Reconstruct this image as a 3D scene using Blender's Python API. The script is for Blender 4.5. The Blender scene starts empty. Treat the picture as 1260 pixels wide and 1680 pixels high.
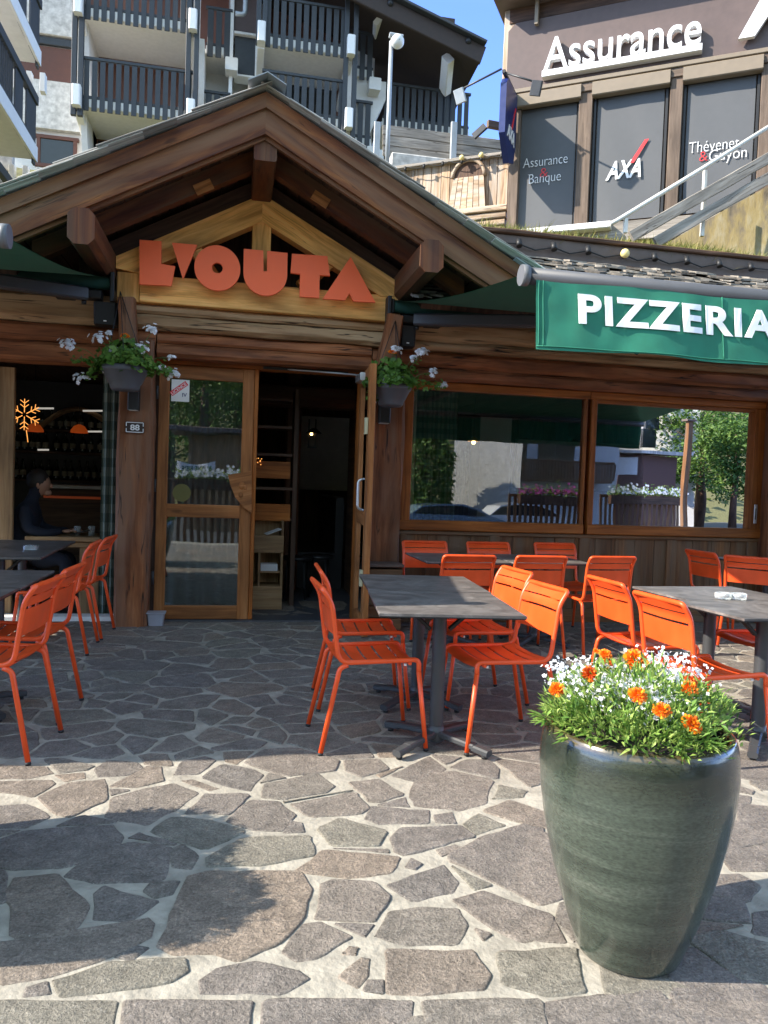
import bpy, bmesh, math, random
from mathutils import Vector, Matrix, noise
R_ = math.radians
rnd = random.Random(7)
sc = bpy.context.scene
# ------------------------------------------------------------------ camera
CAM_H = 1.34; FPX = 1250.0
YAW, PIT, ROL = R_(11.3), R_(-2.12), R_(2.05)
cf = Vector((math.sin(YAW)*math.cos(PIT), math.cos(YAW)*math.cos(PIT), math.sin(PIT)))
_r = Vector((math.cos(YAW), -math.sin(YAW), 0)); _u = _r.cross(cf)
cr = math.cos(ROL)*_r + math.sin(ROL)*_u
cu = -math.sin(ROL)*_r + math.cos(ROL)*_u
CO = Vector((0, 0, CAM_H))
cd = bpy.data.cameras.new('camera'); cam = bpy.data.objects.new('camera', cd); sc.collection.objects.link(cam)
cam.matrix_world = Matrix(((cr.x, cu.x, -cf.x, 0), (cr.y, cu.y, -cf.y, 0), (cr.z, cu.z, -cf.z, CAM_H), (0, 0, 0, 1)))
cd.sensor_fit = 'HORIZONTAL'; cd.sensor_width = 36; cd.lens = FPX/1260*36; cd.clip_end = 2000; cd.clip_start = 0.05
sc.camera = cam
# ------------------------------------------------------------------ light
SUN_EL = R_(36); SUN_OFF = R_(3)                # sun on the left, 3 degrees in front of the facade plane
sdir = Vector((-math.cos(SUN_OFF)*math.cos(SUN_EL), -math.sin(SUN_OFF)*math.cos(SUN_EL), math.sin(SUN_EL)))
sl = bpy.data.lights.new('sun', 'SUN'); sl.energy = 2.65; sl.angle = R_(0.5); sl.color = (1.0, 0.91, 0.78)
so = bpy.data.objects.new('sun', sl); sc.collection.objects.link(so)
so.rotation_euler = sdir.to_track_quat('Z', 'Y').to_euler(); so.location = (-20, 0, 20)
w = bpy.data.worlds.new('World'); sc.world = w; w.use_nodes = True
nt = w.node_tree; bg = nt.nodes['Background']
sky = nt.nodes.new('ShaderNodeTexSky'); sky.sky_type = 'NISHITA'; sky.sun_disc = False
sky.sun_elevation = SUN_EL; sky.sun_rotation = math.atan2(sdir.x, sdir.y); sky.altitude = 1500; sky.air_density = 1.0; sky.dust_density = 0.3
sky.ozone_density = 1.3
tint = nt.nodes.new('ShaderNodeVectorMath'); tint.operation = 'MULTIPLY'      # deep mountain blue low down, neutral overhead (white balance for the shade)
gco = nt.nodes.new('ShaderNodeTexCoord'); gsp = nt.nodes.new('ShaderNodeSeparateXYZ'); grp = nt.nodes.new('ShaderNodeValToRGB')
nt.links.new(gco.outputs['Generated'], gsp.inputs[0]); gma = nt.nodes.new('ShaderNodeMath'); gma.operation = 'MULTIPLY_ADD'; gma.inputs[1].default_value = -0.32; nt.links.new(gsp.outputs['Y'], gma.inputs[0]); nt.links.new(gsp.outputs['Z'], gma.inputs[2]); nt.links.new(gma.outputs[0], grp.inputs[0])
grp.color_ramp.elements[0].position = 0.26; grp.color_ramp.elements[0].color = (0.42, 0.50, 0.78, 1); grp.color_ramp.elements[1].position = 0.62; grp.color_ramp.elements[1].color = (1.14, 0.96, 0.68, 1)
gsc = nt.nodes.new('ShaderNodeVectorMath'); gsc.operation = 'SCALE'; gsc.inputs['Scale'].default_value = 1.22
nt.links.new(grp.outputs[0], gsc.inputs[0]); nt.links.new(sky.outputs[0], tint.inputs[0]); nt.links.new(gsc.outputs[0], tint.inputs[1]); nt.links.new(tint.outputs[0], bg.inputs[0]); bg.inputs[1].default_value = 0.15
sc.view_settings.view_transform = 'Standard'; sc.view_settings.look = 'None'; sc.view_settings.gamma = 1
sc.view_settings.exposure = 2.15
# ------------------------------------------------------------------ pixel helpers (photo pixel -> point on a world plane)
def ray(px, py): return cf + cr*((px-630)/FPX) - cu*((py-840)/FPX)
def GZ(px, py, z=0.0): d = ray(px, py); return CO + d*((z-CAM_H)/d.z)
def P(px, py, Y): d = ray(px, py); return CO + d*(Y/d.y)
def PX(px, py, X): d = ray(px, py); return CO + d*(X/d.x)
def PP(px, py, o, n): d = ray(px, py); return CO + d*((o-CO).dot(n)/d.dot(n))
V = Vector
# ------------------------------------------------------------------ mesh builder
ROOT = {}
class MB:
    def __init__(s): s.v=[]; s.f=[]; s.uv=[]; s.sm=[]; s.mi=[]
    def add(s, pts): n=len(s.v); s.v += [tuple(p) for p in pts]; return n
    def face(s, idx, uvs=None, sm=False, mi=0):
        s.f.append(tuple(idx)); s.uv.append(uvs if uvs else [(s.v[i][0], s.v[i][2]) for i in idx]); s.sm.append(sm); s.mi.append(mi)
    def prism(s, p0, p1, w, h, up=(0,0,1), c=0.004, seg=1, jit=0.0, mi=0, sm=False, taper=1.0, w2=None):
        """bar from p0 to p1, w across, h along up, chamfer c"""
        p0=V(p0); p1=V(p1); a=(p1-p0); L=a.length; a.normalize(); up=V(up)
        b=a.cross(up)
        if b.length<1e-5: b=a.cross(V((0,1,0)))
        b.normalize(); u=b.cross(a).normalized()
        hw,hh=w/2,h/2; c=min(c,hw*.8,hh*.8)
        prof=[(-hw+c,-hh),(hw-c,-hh),(hw,-hh+c),(hw,hh-c),(hw-c,hh),(-hw+c,hh),(-hw,hh-c),(-hw,-hh+c)] if c>0 else [(-hw,-hh),(hw,-hh),(hw,hh),(-hw,hh)]
        n=len(prof); per=[0.0]
        for i in range(n):
            q=prof[(i+1)%n]; per.append(per[-1]+math.hypot(q[0]-prof[i][0],q[1]-prof[i][1]))
        uo,vo=rnd.uniform(0,40),rnd.uniform(0,40); base=len(s.v); sd=rnd.uniform(0,99)
        for k in range(seg+1):
            t=k/seg; tp=1+(taper-1)*t
            for i,(x,y) in enumerate(prof):
                j=0
                if jit: j=jit*noise.noise(V((sd+t*L*1.6, i*0.37+sd, 3.1)))+jit*.5*noise.noise(V((sd+t*L*6, i*0.8, 7.7)))
                m=math.hypot(x,y) or 1
                s.v.append(tuple(p0+a*(t*L)+b*(x*tp+x/m*j)+u*(y*tp+y/m*j)))
        for k in range(seg):
            for i in range(n):
                i2=(i+1)%n; A=base+k*n
                s.face((A+i,A+i2,A+n+i2,A+n+i),[(uo+k/seg*L,vo+per[i]),(uo+k/seg*L,vo+per[i+1]),(uo+(k+1)/seg*L,vo+per[i+1]),(uo+(k+1)/seg*L,vo+per[i])],sm,mi)
        s.face([base+i for i in range(n)][::-1],[(uo+prof[i][1]*.3,vo+prof[i][0]) for i in range(n)][::-1],False,mi)
        A=base+seg*n
        s.face([A+i for i in range(n)],[(uo+prof[i][1]*.3,vo+prof[i][0]) for i in range(n)],False,mi)
        return s
    def box(s, x0,x1,y0,y1,z0,z1,c=0.003,seg=1,jit=0,mi=0,axis=None):
        d=(abs(x1-x0),abs(y1-y0),abs(z1-z0)); ax=axis if axis is not None else d.index(max(d))
        cx,cy,cz=(x0+x1)/2,(y0+y1)/2,(z0+z1)/2
        if ax==0: s.prism((min(x0,x1),cy,cz),(max(x0,x1),cy,cz),d[1],d[2],(0,0,1),c,seg,jit,mi)
        elif ax==1: s.prism((cx,min(y0,y1),cz),(cx,max(y0,y1),cz),d[0],d[2],(0,0,1),c,seg,jit,mi)
        else: s.prism((cx,cy,min(z0,z1)),(cx,cy,max(z0,z1)),d[0],d[1],(0,1,0),c,seg,jit,mi)
        return s
    def tube(s, pts, r, n=10, mi=0, cap=True, closed=False):
        pts=[V(p) for p in pts]; m=len(pts); rr=r if isinstance(r,(list,tuple)) else [r]*m
        t0=(pts[1]-pts[0]).normalized(); nrm=t0.orthogonal().normalized(); base=len(s.v); L=0; ls=[]
        for k in range(m):
            if k==0: t=(pts[1]-pts[0])
            elif k==m-1: t=(pts[-1]-pts[-2])
            else: t=(pts[k+1]-pts[k]).normalized()+(pts[k]-pts[k-1]).normalized()
            t.normalize()
            nrm=(nrm-t*nrm.dot(t)).normalized(); b=t.cross(nrm)
            if k: L+=(pts[k]-pts[k-1]).length
            ls.append(L)
            for i in range(n):
                an=2*math.pi*i/n; s.v.append(tuple(pts[k]+(nrm*math.cos(an)+b*math.sin(an))*rr[k]))
        for k in range(m-1):
            for i in range(n):
                i2=(i+1)%n; A=base+k*n
                s.face((A+i,A+i2,A+n+i2,A+n+i),[(ls[k],i/n),(ls[k],(i+1)/n),(ls[k+1],(i+1)/n),(ls[k+1],i/n)],True,mi)
        if cap:
            s.face([base+i for i in range(n)][::-1],None,False,mi); A=base+(m-1)*n; s.face([A+i for i in range(n)],None,False,mi)
        return s
    def lathe(s, prof, cx=0, cy=0, n=32, mi=0, sm=True, caps=False):
        base=len(s.v); m=len(prof)
        for (r,z) in prof:
            for i in range(n):
                a=2*math.pi*i/n; s.v.append((cx+r*math.cos(a),cy+r*math.sin(a),z))
        for k in range(m-1):
            for i in range(n):
                i2=(i+1)%n; A=base+k*n
                s.face((A+i,A+i2,A+n+i2,A+n+i),[(i/n,prof[k][1]),((i+1)/n,prof[k][1]),((i+1)/n,prof[k+1][1]),(i/n,prof[k+1][1])],sm,mi)
        if caps:
            s.face([base+i for i in range(n)][::-1],None,False,mi); A=base+(m-1)*n; s.face([A+i for i in range(n)],None,False,mi)
        return s
    def poly(s, pts, t, mi=0):
        """flat outline pts extruded by vector t"""
        pts=[V(p) for p in pts]; t=V(t); n=len(pts); a=s.add(pts); b=s.add([p+t for p in pts])
        nr=V((0,0,0))
        for i in range(n): nr+=pts[i].cross(pts[(i+1)%n])
        fl=nr.dot(t)>0
        e1=(pts[1]-pts[0]).normalized(); e2=nr.normalized().cross(e1); uo=rnd.uniform(0,40)
        uvs=[(uo+(p-pts[0]).dot(e1),uo+(p-pts[0]).dot(e2)) for p in pts]
        F=list(range(n))
        s.face([a+i for i in (F[::-1] if fl else F)],[uvs[i] for i in (F[::-1] if fl else F)],False,mi)
        s.face([b+i for i in (F if fl else F[::-1])],[uvs[i] for i in (F if fl else F[::-1])],False,mi)
        for i in range(n):
            j=(i+1)%n; q=(a+i,a+j,b+j,b+i) if fl else (a+j,a+i,b+i,b+j)
            s.face(q,[uvs[i],uvs[j],uvs[j],uvs[i]],False,mi)
        return s
    def grid(s, fn, nu, nv, mi=0, sm=True):
        base=len(s.v)
        for j in range(nv+1):
            for i in range(nu+1): s.v.append(tuple(fn(i/nu,j/nv)))
        for j in range(nv):
            for i in range(nu):
                A=base+j*(nu+1)+i
                s.face((A,A+1,A+nu+2,A+nu+1),[(i/nu,j/nv),((i+1)/nu,j/nv),((i+1)/nu,(j+1)/nv),(i/nu,(j+1)/nv)],sm,mi)
        return s
    def sphere(s, c, r, n=12, m=8, mi=0, sc3=(1,1,1)):
        base=len(s.v); c=V(c)
        for k in range(m+1):
            th=math.pi*k/m
            for i in range(n):
                a=2*math.pi*i/n; s.v.append(tuple(c+V((math.sin(th)*math.cos(a)*r*sc3[0],math.sin(th)*math.sin(a)*r*sc3[1],math.cos(th)*r*sc3[2]))))
        for k in range(m):
            for i in range(n):
                i2=(i+1)%n; A=base+k*n; s.face((A+n+i,A+n+i2,A+i2,A+i),None,True,mi)
        return s
    def build(s, name, mats, parent=None, label=None):
        org=V((0,0,0)); q=parent
        while q is not None:
            if q.name in ROOT: org=ROOT[q.name]; break
            q=q.parent
        me=bpy.data.meshes.new(name)
        me.from_pydata([(a-org.x,b-org.y,c-org.z) for a,b,c in s.v],[],s.f)
        ul=me.uv_layers.new(name='UVMap'); k=0
        for fu in s.uv:
            for uv in fu: ul.data[k].uv=uv; k+=1
        me.polygons.foreach_set('use_smooth',s.sm); me.polygons.foreach_set('material_index',s.mi)
        for m in (mats if isinstance(mats,(list,tuple)) else [mats]): me.materials.append(m)
        o=bpy.data.objects.new(name,me); sc.collection.objects.link(o)
        if parent is not None: o.parent=parent
        if label: o['label']=label
        return o
def tag(o, label=None, cat=None, group=None, kind=None):
    if label: o['label']=label
    if cat: o['category']=cat
    if group: o['group']=group
    if kind: o['kind']=kind
    return o
def thing(name, label, cat, loc=(0,0,0), group=None, rz=0):
    o=bpy.data.objects.new(name,None); sc.collection.objects.link(o); o.location=loc; o.rotation_euler=(0,0,rz); o.empty_display_size=.1
    ROOT[o.name]=V(loc); tag(o,label,cat,group); return o
def local_thing(name,label,cat,group=None):
    o=thing(name,label,cat,(0,0,0),group); return o
def dup(root, loc, rz, label, group=None):
    def cp(o,par):
        c=o.copy(); sc.collection.objects.link(c)
        if par is not None: c.parent=par
        for ch in o.children: cp(ch,c)
        return c
    r=cp(root,None); r.location=loc; r.rotation_euler=(0,0,rz); r['label']=label
    if group: r['group']=group
    return r
def fillet(pts, rad, n=6):
    pts=[V(p) for p in pts]; out=[pts[0]]
    for i in range(1,len(pts)-1):
        a,b,c=pts[i-1],pts[i],pts[i+1]; r=rad[i-1] if isinstance(rad,(list,tuple)) else rad
        d1=(a-b); d2=(c-b); l=min(r,d1.length*.48,d2.length*.48); A=b+d1.normalized()*l; C=b+d2.normalized()*l
        for k in range(n+1):
            t=k/n; out.append((1-t)**2*A+2*t*(1-t)*b+t*t*C)
    out.append(pts[-1]); return out
def text_obj(name, txt, mat, parent, M, size=1.0, bold=0.0, ext=0.01, width=None, shear=0, slices=None, disp=None, label=None, align='LEFT', kern=1.0, serif=False):
    cu_=bpy.data.curves.new('txt','FONT'); cu_.body=txt; cu_.size=size; cu_.offset=bold; cu_.extrude=ext; cu_.shear=shear; cu_.align_x=align; cu_.space_character=kern
    to=bpy.data.objects.new('txt',cu_); sc.collection.objects.link(to); bpy.context.view_layer.update()
    dg=bpy.context.evaluated_depsgraph_get(); me=bpy.data.meshes.new_from_object(to.evaluated_get(dg))
    bpy.data.objects.remove(to); bpy.data.curves.remove(cu_)
    if serif:
        yc=max(v.co.y for v in me.vertices); h0=size*.03; add=[]
        for e in me.edges:
            a,c=me.vertices[e.vertices[0]].co,me.vertices[e.vertices[1]].co
            if a.z>0 and c.z>0 and abs(a.y-c.y)<1e-5 and .02*size<abs(a.x-c.x)<.2*size:
                for y0,sg in ((0.0,1),(size*.5,-1),(size*.68,-1),(size*.73,-1)):
                    if abs(a.y-y0)<size*.03: add.append(((a.x+c.x)/2,a.y,abs(a.x-c.x),sg))
        bm=bmesh.new(); bm.from_mesh(me)
        for x,y,w_,sg in add:
            q=[bm.verts.new((x+dx*w_*1.15,y+sg*dy,ext*1.05)) for dx,dy in ((-1,0),(1,0),(1,h0),(-1,h0))]
            bm.faces.new(q if sg>0 else q[::-1])
        bm.to_mesh(me); bm.free()
    xs=[v.co.x for v in me.vertices]
    if width and xs:
        k=width/(max(xs)-min(xs)); x0=min(xs) if align=='LEFT' else 0
        for v in me.vertices: v.co.x=(v.co.x-x0)*k
    if slices:
        bm=bmesh.new(); bm.from_mesh(me); x=min(v.co.x for v in bm.verts); x1=max(v.co.x for v in bm.verts)
        while x<x1:
            bmesh.ops.bisect_plane(bm,geom=bm.verts[:]+bm.edges[:]+bm.faces[:],plane_co=(x,0,0),plane_no=(1,0,0)); x+=slices
        bm.to_mesh(me); bm.free()
    org=V((0,0,0)); q=parent
    while q is not None:
        if q.name in ROOT: org=ROOT[q.name]; break
        q=q.parent
    for v in me.vertices:
        co=M@v.co
        if disp: co=disp(co)
        v.co=co-org
    me.materials.clear(); me.materials.append(mat)
    o=bpy.data.objects.new(name,me); sc.collection.objects.link(o)
    if parent is not None: o.parent=parent
    if label: o['label']=label
    return o
def frame(o, ex, ey):
    ex=V(ex).normalized(); ey=V(ey).normalized(); ez=ex.cross(ey)
    return Matrix(((ex.x,ey.x,ez.x,o[0]),(ex.y,ey.y,ez.y,o[1]),(ex.z,ey.z,ez.z,o[2]),(0,0,0,1)))
# ------------------------------------------------------------------ materials
def newmat(name):
    m=bpy.data.materials.new(name); m.use_nodes=True; n=m.node_tree.nodes; return m,n,m.node_tree.links,n['Principled BSDF']
def N(n,t,**k):
    x=n.new('ShaderNode'+t)
    for a,b in k.items(): setattr(x,a,b)
    return x
def ramp(n,stops):
    r=N(n,'ValToRGB'); e=r.color_ramp.elements
    while len(e)<len(stops): e.new(.5)
    for i,(p,c) in enumerate(stops): e[i].position=p; e[i].color=(*c,1) if len(c)==3 else c
    return r
def plain(name,col,rough=.5,metal=0,var=.06,bump=0,bscale=60,spec=.5,coat=0,obj_rand=0):
    m,n,l,b=newmat(name)
    tc=N(n,'TexCoord'); ns=N(n,'TexNoise'); ns.inputs['Scale'].default_value=9; ns.inputs['Detail'].default_value=6; l.new(tc.outputs['Object'],ns.inputs['Vector'])
    r=ramp(n,[(.3,tuple(c*(1-var) for c in col)),(.7,tuple(min(1,c*(1+var)) for c in col))]); l.new(ns.outputs[0],r.inputs[0])
    out=r.outputs[0]
    l.new(out,b.inputs['Base Color']); b.inputs['Roughness'].default_value=rough; b.inputs['Metallic'].default_value=metal
    b.inputs['Specular IOR Level'].default_value=spec; b.inputs['Coat Weight'].default_value=coat
    rr=N(n,'MapRange'); rr.inputs['To Min'].default_value=max(.02,rough-.08); rr.inputs['To Max'].default_value=min(1,rough+.1); l.new(ns.outputs[0],rr.inputs[0]); l.new(rr.outputs[0],b.inputs['Roughness'])
    if bump:
        n2=N(n,'TexNoise'); n2.inputs['Scale'].default_value=bscale; n2.inputs['Detail'].default_value=5; l.new(tc.outputs['Object'],n2.inputs['Vector'])
        bp=N(n,'Bump'); bp.inputs['Strength'].default_value=bump; bp.inputs['Distance'].default_value=.01; l.new(n2.outputs[0],bp.inputs['Height']); l.new(bp.outputs[0],b.inputs['Normal'])
    return m
def wood(name,c0,c1,c2,rough=.65,gx=1.6,gy=26,bump=.35,crack=.5,knots=.6,tone=.25,grey=None):
    m,n,l,b=newmat(name)
    uv=N(n,'UVMap'); mp=N(n,'Mapping'); mp.inputs['Scale'].default_value=(gx,gy,1); l.new(uv.outputs[0],mp.inputs[0])
    wv=N(n,'TexNoise'); wv.inputs['Scale'].default_value=1.0; wv.inputs['Detail'].default_value=2; mw=N(n,'Mapping'); mw.inputs['Scale'].default_value=(1.1,2.2,1); l.new(uv.outputs[0],mw.inputs[0]); l.new(mw.outputs[0],wv.inputs['Vector'])
    # wavy grain: shift v by a slow noise
    sc_=N(n,'VectorMath',operation='MULTIPLY_ADD'); sc_.inputs[1].default_value=(0,2.6,0); l.new(wv.outputs['Color'],sc_.inputs[0]); l.new(mp.outputs[0],sc_.inputs[2])
    g=N(n,'TexNoise'); g.inputs['Scale'].default_value=1; g.inputs['Detail'].default_value=7; g.inputs['Roughness'].default_value=.62; g.inputs['Distortion'].default_value=.4; l.new(sc_.outputs[0],g.inputs['Vector'])
    rp=ramp(n,[(.30,c0),(.5,c1),(.72,c2)]); l.new(g.outputs[0],rp.inputs[0])
    # blotches
    bl=N(n,'TexNoise'); bl.inputs['Scale'].default_value=1; bl.inputs['Detail'].default_value=4; mb=N(n,'Mapping'); mb.inputs['Scale'].default_value=(1.3,5,1); l.new(uv.outputs[0],mb.inputs[0]); l.new(mb.outputs[0],bl.inputs['Vector'])
    mr=N(n,'MapRange'); mr.inputs['From Min'].default_value=.3; mr.inputs['From Max'].default_value=.7; mr.inputs['To Min'].default_value=.62; mr.inputs['To Max'].default_value=1.25; l.new(bl.outputs[0],mr.inputs[0])
    geo=N(n,'NewGeometry'); ri=N(n,'MapRange'); ri.inputs['To Min'].default_value=1-tone; ri.inputs['To Max'].default_value=1+tone; l.new(geo.outputs['Random Per Island'],ri.inputs[0])
    mu=N(n,'Math',operation='MULTIPLY'); l.new(mr.outputs[0],mu.inputs[0]); l.new(ri.outputs[0],mu.inputs[1])
    vm=N(n,'VectorMath',operation='SCALE'); l.new(rp.outputs[0],vm.inputs[0]); l.new(mu.outputs[0],vm.inputs['Scale'])
    col=vm.outputs[0]
    if grey:
        gg=N(n,'TexNoise'); gg.inputs['Scale'].default_value=1; gg.inputs['Detail'].default_value=5; mg=N(n,'Mapping'); mg.inputs['Scale'].default_value=(.8,7,1); mg.inputs['Location'].default_value=(5,5,0); l.new(uv.outputs[0],mg.inputs[0]); l.new(mg.outputs[0],gg.inputs['Vector'])
        gr=ramp(n,[(.42,(0,0,0)),(.62,(1,1,1))]); l.new(gg.outputs[0],gr.inputs[0])
        gm=N(n,'Mix',data_type='RGBA'); l.new(gr.outputs[0],gm.inputs[0]); l.new(col,gm.inputs[6]); gm.inputs[7].default_value=(*grey,1); col=gm.outputs[2]
    if knots:
        vo=N(n,'TexVoronoi'); vo.inputs['Scale'].default_value=1; mk=N(n,'Mapping'); mk.inputs['Scale'].default_value=(1.7,5.5,1); l.new(uv.outputs[0],mk.inputs[0]); l.new(mk.outputs[0],vo.inputs['Vector'])
        kr=ramp(n,[(.05,(1,1,1)),(.11,(0,0,0))]); l.new(vo.outputs['Distance'],kr.inputs[0])
        # only some cells
        ks=N(n,'SeparateColor'); l.new(vo.outputs['Color'],ks.inputs[0]); kt=N(n,'Math',operation='GREATER_THAN'); kt.inputs[1].default_value=.55; l.new(ks.outputs[0],kt.inputs[0])
        km=N(n,'Math',operation='MULTIPLY'); l.new(kr.outputs[0],km.inputs[0]); l.new(kt.outputs[0],km.inputs[1]); kk=N(n,'Math',operation='MULTIPLY'); kk.inputs[1].default_value=knots; l.new(km.outputs[0],kk.inputs[0])
        kx=N(n,'Mix',data_type='RGBA'); l.new(kk.outputs[0],kx.inputs[0]); l.new(col,kx.inputs[6]); kx.inputs[7].default_value=(c0[0]*.4,c0[1]*.35,c0[2]*.35,1); col=kx.outputs[2]
    hgt=g.outputs[0]
    if crack:
        cn=N(n,'TexNoise'); cn.inputs['Scale'].default_value=1; cn.inputs['Detail'].default_value=3; mc=N(n,'Mapping'); mc.inputs['Scale'].default_value=(.55,11,1); mc.inputs['Location'].default_value=(9,3,0); l.new(uv.outputs[0],mc.inputs[0]); l.new(mc.outputs[0],cn.inputs['Vector'])
        s1=N(n,'Math',operation='SUBTRACT'); s1.inputs[1].default_value=.5; l.new(cn.outputs[0],s1.inputs[0]); ab=N(n,'Math',operation='ABSOLUTE'); l.new(s1.outputs[0],ab.inputs[0])
        cr_=ramp(n,[(.004,(1,1,1)),(.011,(0,0,0))]); l.new(ab.outputs[0],cr_.inputs[0])
        # break up
        bk=ramp(n,[(.5,(0,0,0)),(.58,(1,1,1))]); l.new(bl.outputs[0],bk.inputs[0]); cm=N(n,'Math',operation='MULTIPLY'); l.new(cr_.outputs[0],cm.inputs[0]); l.new(bk.outputs[0],cm.inputs[1])
        cs=N(n,'Math',operation='MULTIPLY'); cs.inputs[1].default_value=crack; l.new(cm.outputs[0],cs.inputs[0])
        cx=N(n,'Mix',data_type='RGBA'); l.new(cs.outputs[0],cx.inputs[0]); l.new(col,cx.inputs[6]); cx.inputs[7].default_value=(.012,.007,.004,1); col=cx.outputs[2]
        hs=N(n,'Math',operation='SUBTRACT'); l.new(g.outputs[0],hs.inputs[0]); l.new(cs.outputs[0],hs.inputs[1]); hgt=hs.outputs[0]
    l.new(col,b.inputs['Base Color']); b.inputs['Roughness'].default_value=rough; b.inputs['Specular IOR Level'].default_value=.35
    bp=N(n,'Bump'); bp.inputs['Strength'].default_value=bump; bp.inputs['Distance'].default_value=.006; l.new(hgt,bp.inputs['Height']); l.new(bp.outputs[0],b.inputs['Normal'])
    return m
def islandmat(name,stops,rough=.6,bump=0,trans=0,spec=.4,noise_s=30,nmix=.25):
    """colour picked per mesh island (leaf, stone, petal) with fine noise on top"""
    m,n,l,b=newmat(name); geo=N(n,'NewGeometry'); r=ramp(n,stops); l.new(geo.outputs['Random Per Island'],r.inputs[0])
    tc=N(n,'TexCoord'); ns=N(n,'TexNoise'); ns.inputs['Scale'].default_value=noise_s; ns.inputs['Detail'].default_value=6; l.new(tc.outputs['Object'],ns.inputs['Vector'])
    mr=N(n,'MapRange'); mr.inputs['From Min'].default_value=.3; mr.inputs['From Max'].default_value=.7; mr.inputs['To Min'].default_value=1-nmix; mr.inputs['To Max'].default_value=1+nmix; l.new(ns.outputs[0],mr.inputs[0])
    vm=N(n,'VectorMath',operation='SCALE'); l.new(r.outputs[0],vm.inputs[0]); l.new(mr.outputs[0],vm.inputs['Scale']); l.new(vm.outputs[0],b.inputs['Base Color'])
    b.inputs['Roughness'].default_value=rough; b.inputs['Specular IOR Level'].default_value=spec
    if bump:
        bp=N(n,'Bump'); bp.inputs['Strength'].default_value=bump; bp.inputs['Distance'].default_value=.01; l.new(ns.outputs[0],bp.inputs['Height']); l.new(bp.outputs[0],b.inputs['Normal'])
    if trans:
        tr=N(n,'BsdfTranslucent'); l.new(vm.outputs[0],tr.inputs[0]); mx=N(n,'MixShader'); mx.inputs[0].default_value=trans; l.new(b.outputs[0],mx.inputs[1]); l.new(tr.outputs[0],mx.inputs[2]); l.new(mx.outputs[0],n['Material Output'].inputs[0])
    return m
def glass(name,tint=(.86,.9,.88),ior=1.7,rough=0.0,trans=1.0):
    m,n,l,b=newmat(name); n.remove(b); t=N(n,'BsdfTransparent'); t.inputs[0].default_value=(*tint,1); g=N(n,'BsdfGlossy'); g.inputs['Roughness'].default_value=rough; g.inputs[0].default_value=(1,1,1,1)
    # faint ripple of the pane
    tc=N(n,'TexCoord'); ns=N(n,'TexNoise'); ns.inputs['Scale'].default_value=1.6; ns.inputs['Detail'].default_value=1; l.new(tc.outputs['Object'],ns.inputs['Vector']); bp=N(n,'Bump'); bp.inputs['Strength'].default_value=.02; bp.inputs['Distance'].default_value=.05; l.new(ns.outputs[0],bp.inputs['Height']); l.new(bp.outputs[0],g.inputs['Normal'])
    f=N(n,'Fresnel'); f.inputs[0].default_value=ior; mx=N(n,'MixShader'); l.new(f.outputs[0],mx.inputs[0]); l.new(t.outputs[0],mx.inputs[1]); l.new(g.outputs[0],mx.inputs[2]); l.new(mx.outputs[0],n['Material Output'].inputs[0])
    return m
def emit(name,col,st):
    m,n,l,b=newmat(name); b.inputs['Base Color'].default_value=(*col,1); b.inputs['Emission Color'].default_value=(*col,1); b.inputs['Emission Strength'].default_value=st; return m
M={}
M['wood_dark']=wood('dark_brown_timber',(0.046,0.010,0.006),(0.115,0.031,0.010),(0.197,0.060,0.014),grey=(0.108,0.053,0.026),gx=1.5,gy=15)
M['wood_rake']=wood('rake_timber',(0.055,0.014,0.007),(0.148,0.044,0.012),(0.281,0.099,0.023),grey=(0.187,0.088,0.042),tone=.12,gx=1.5,gy=15)
M['wood_post']=wood('hewn_post',(0.087,0.026,0.009),(0.203,0.069,0.022),(0.328,0.131,0.052),crack=.9,grey=(0.203,0.103,0.059),bump=.6,gx=1.5,gy=15)
M['wood_log']=wood('weathered_log',(0.151,0.073,0.028),(0.328,0.179,0.080),(0.502,0.303,0.152),grey=(0.439,0.291,0.159),crack=1,bump=.7,tone=.12,gx=1.5,gy=15)
M['wood_log2']=wood('red_brown_log',(0.101,0.030,0.011),(0.249,0.083,0.029),(0.375,0.145,0.058),crack=1,bump=.5,tone=.15,gx=1.5,gy=15)
M['wood_light']=wood('pale_larch_timber',(0.493,0.226,0.052),(0.816,0.420,0.117),(1.037,0.593,0.216),crack=.35,tone=.15,gy=20)
M['wood_frame']=wood('joinery_timber',(0.179,0.047,0.005),(0.323,0.093,0.012),(0.456,0.154,0.030),crack=.25,gy=30,bump=.2,tone=.12)
M['wood_door']=wood('door_timber',(0.172,0.059,0.014),(0.315,0.115,0.030),(0.428,0.180,0.061),crack=.25,gy=26,bump=.2,tone=.12)
M['wood_panel']=wood('panel_boards',(0.076,0.030,0.009),(0.166,0.069,0.022),(0.257,0.119,0.045),gy=34,bump=.3,tone=.3,grey=(0.156,0.094,0.053))
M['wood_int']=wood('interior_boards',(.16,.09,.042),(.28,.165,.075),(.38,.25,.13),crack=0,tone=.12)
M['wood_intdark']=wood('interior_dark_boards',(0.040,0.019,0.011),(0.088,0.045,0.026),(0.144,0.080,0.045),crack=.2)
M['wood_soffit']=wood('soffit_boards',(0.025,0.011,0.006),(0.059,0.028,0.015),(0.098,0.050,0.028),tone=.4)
M['wood_grey']=wood('silvered_boards',(.15,.13,.11),(.27,.24,.205),(.38,.345,.30),crack=.8,bump=.5,tone=.2)
M['wood_old']=wood('sunbleached_planks',(.20,.12,.065),(.38,.26,.16),(.52,.40,.28),crack=.8,bump=.6,tone=.3,grey=(.42,.36,.30))
M['wood_axa']=wood('umber_painted_timber',(.085,.058,.040),(.135,.095,.068),(.18,.13,.095),crack=.3,tone=.1,knots=.3)
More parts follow.
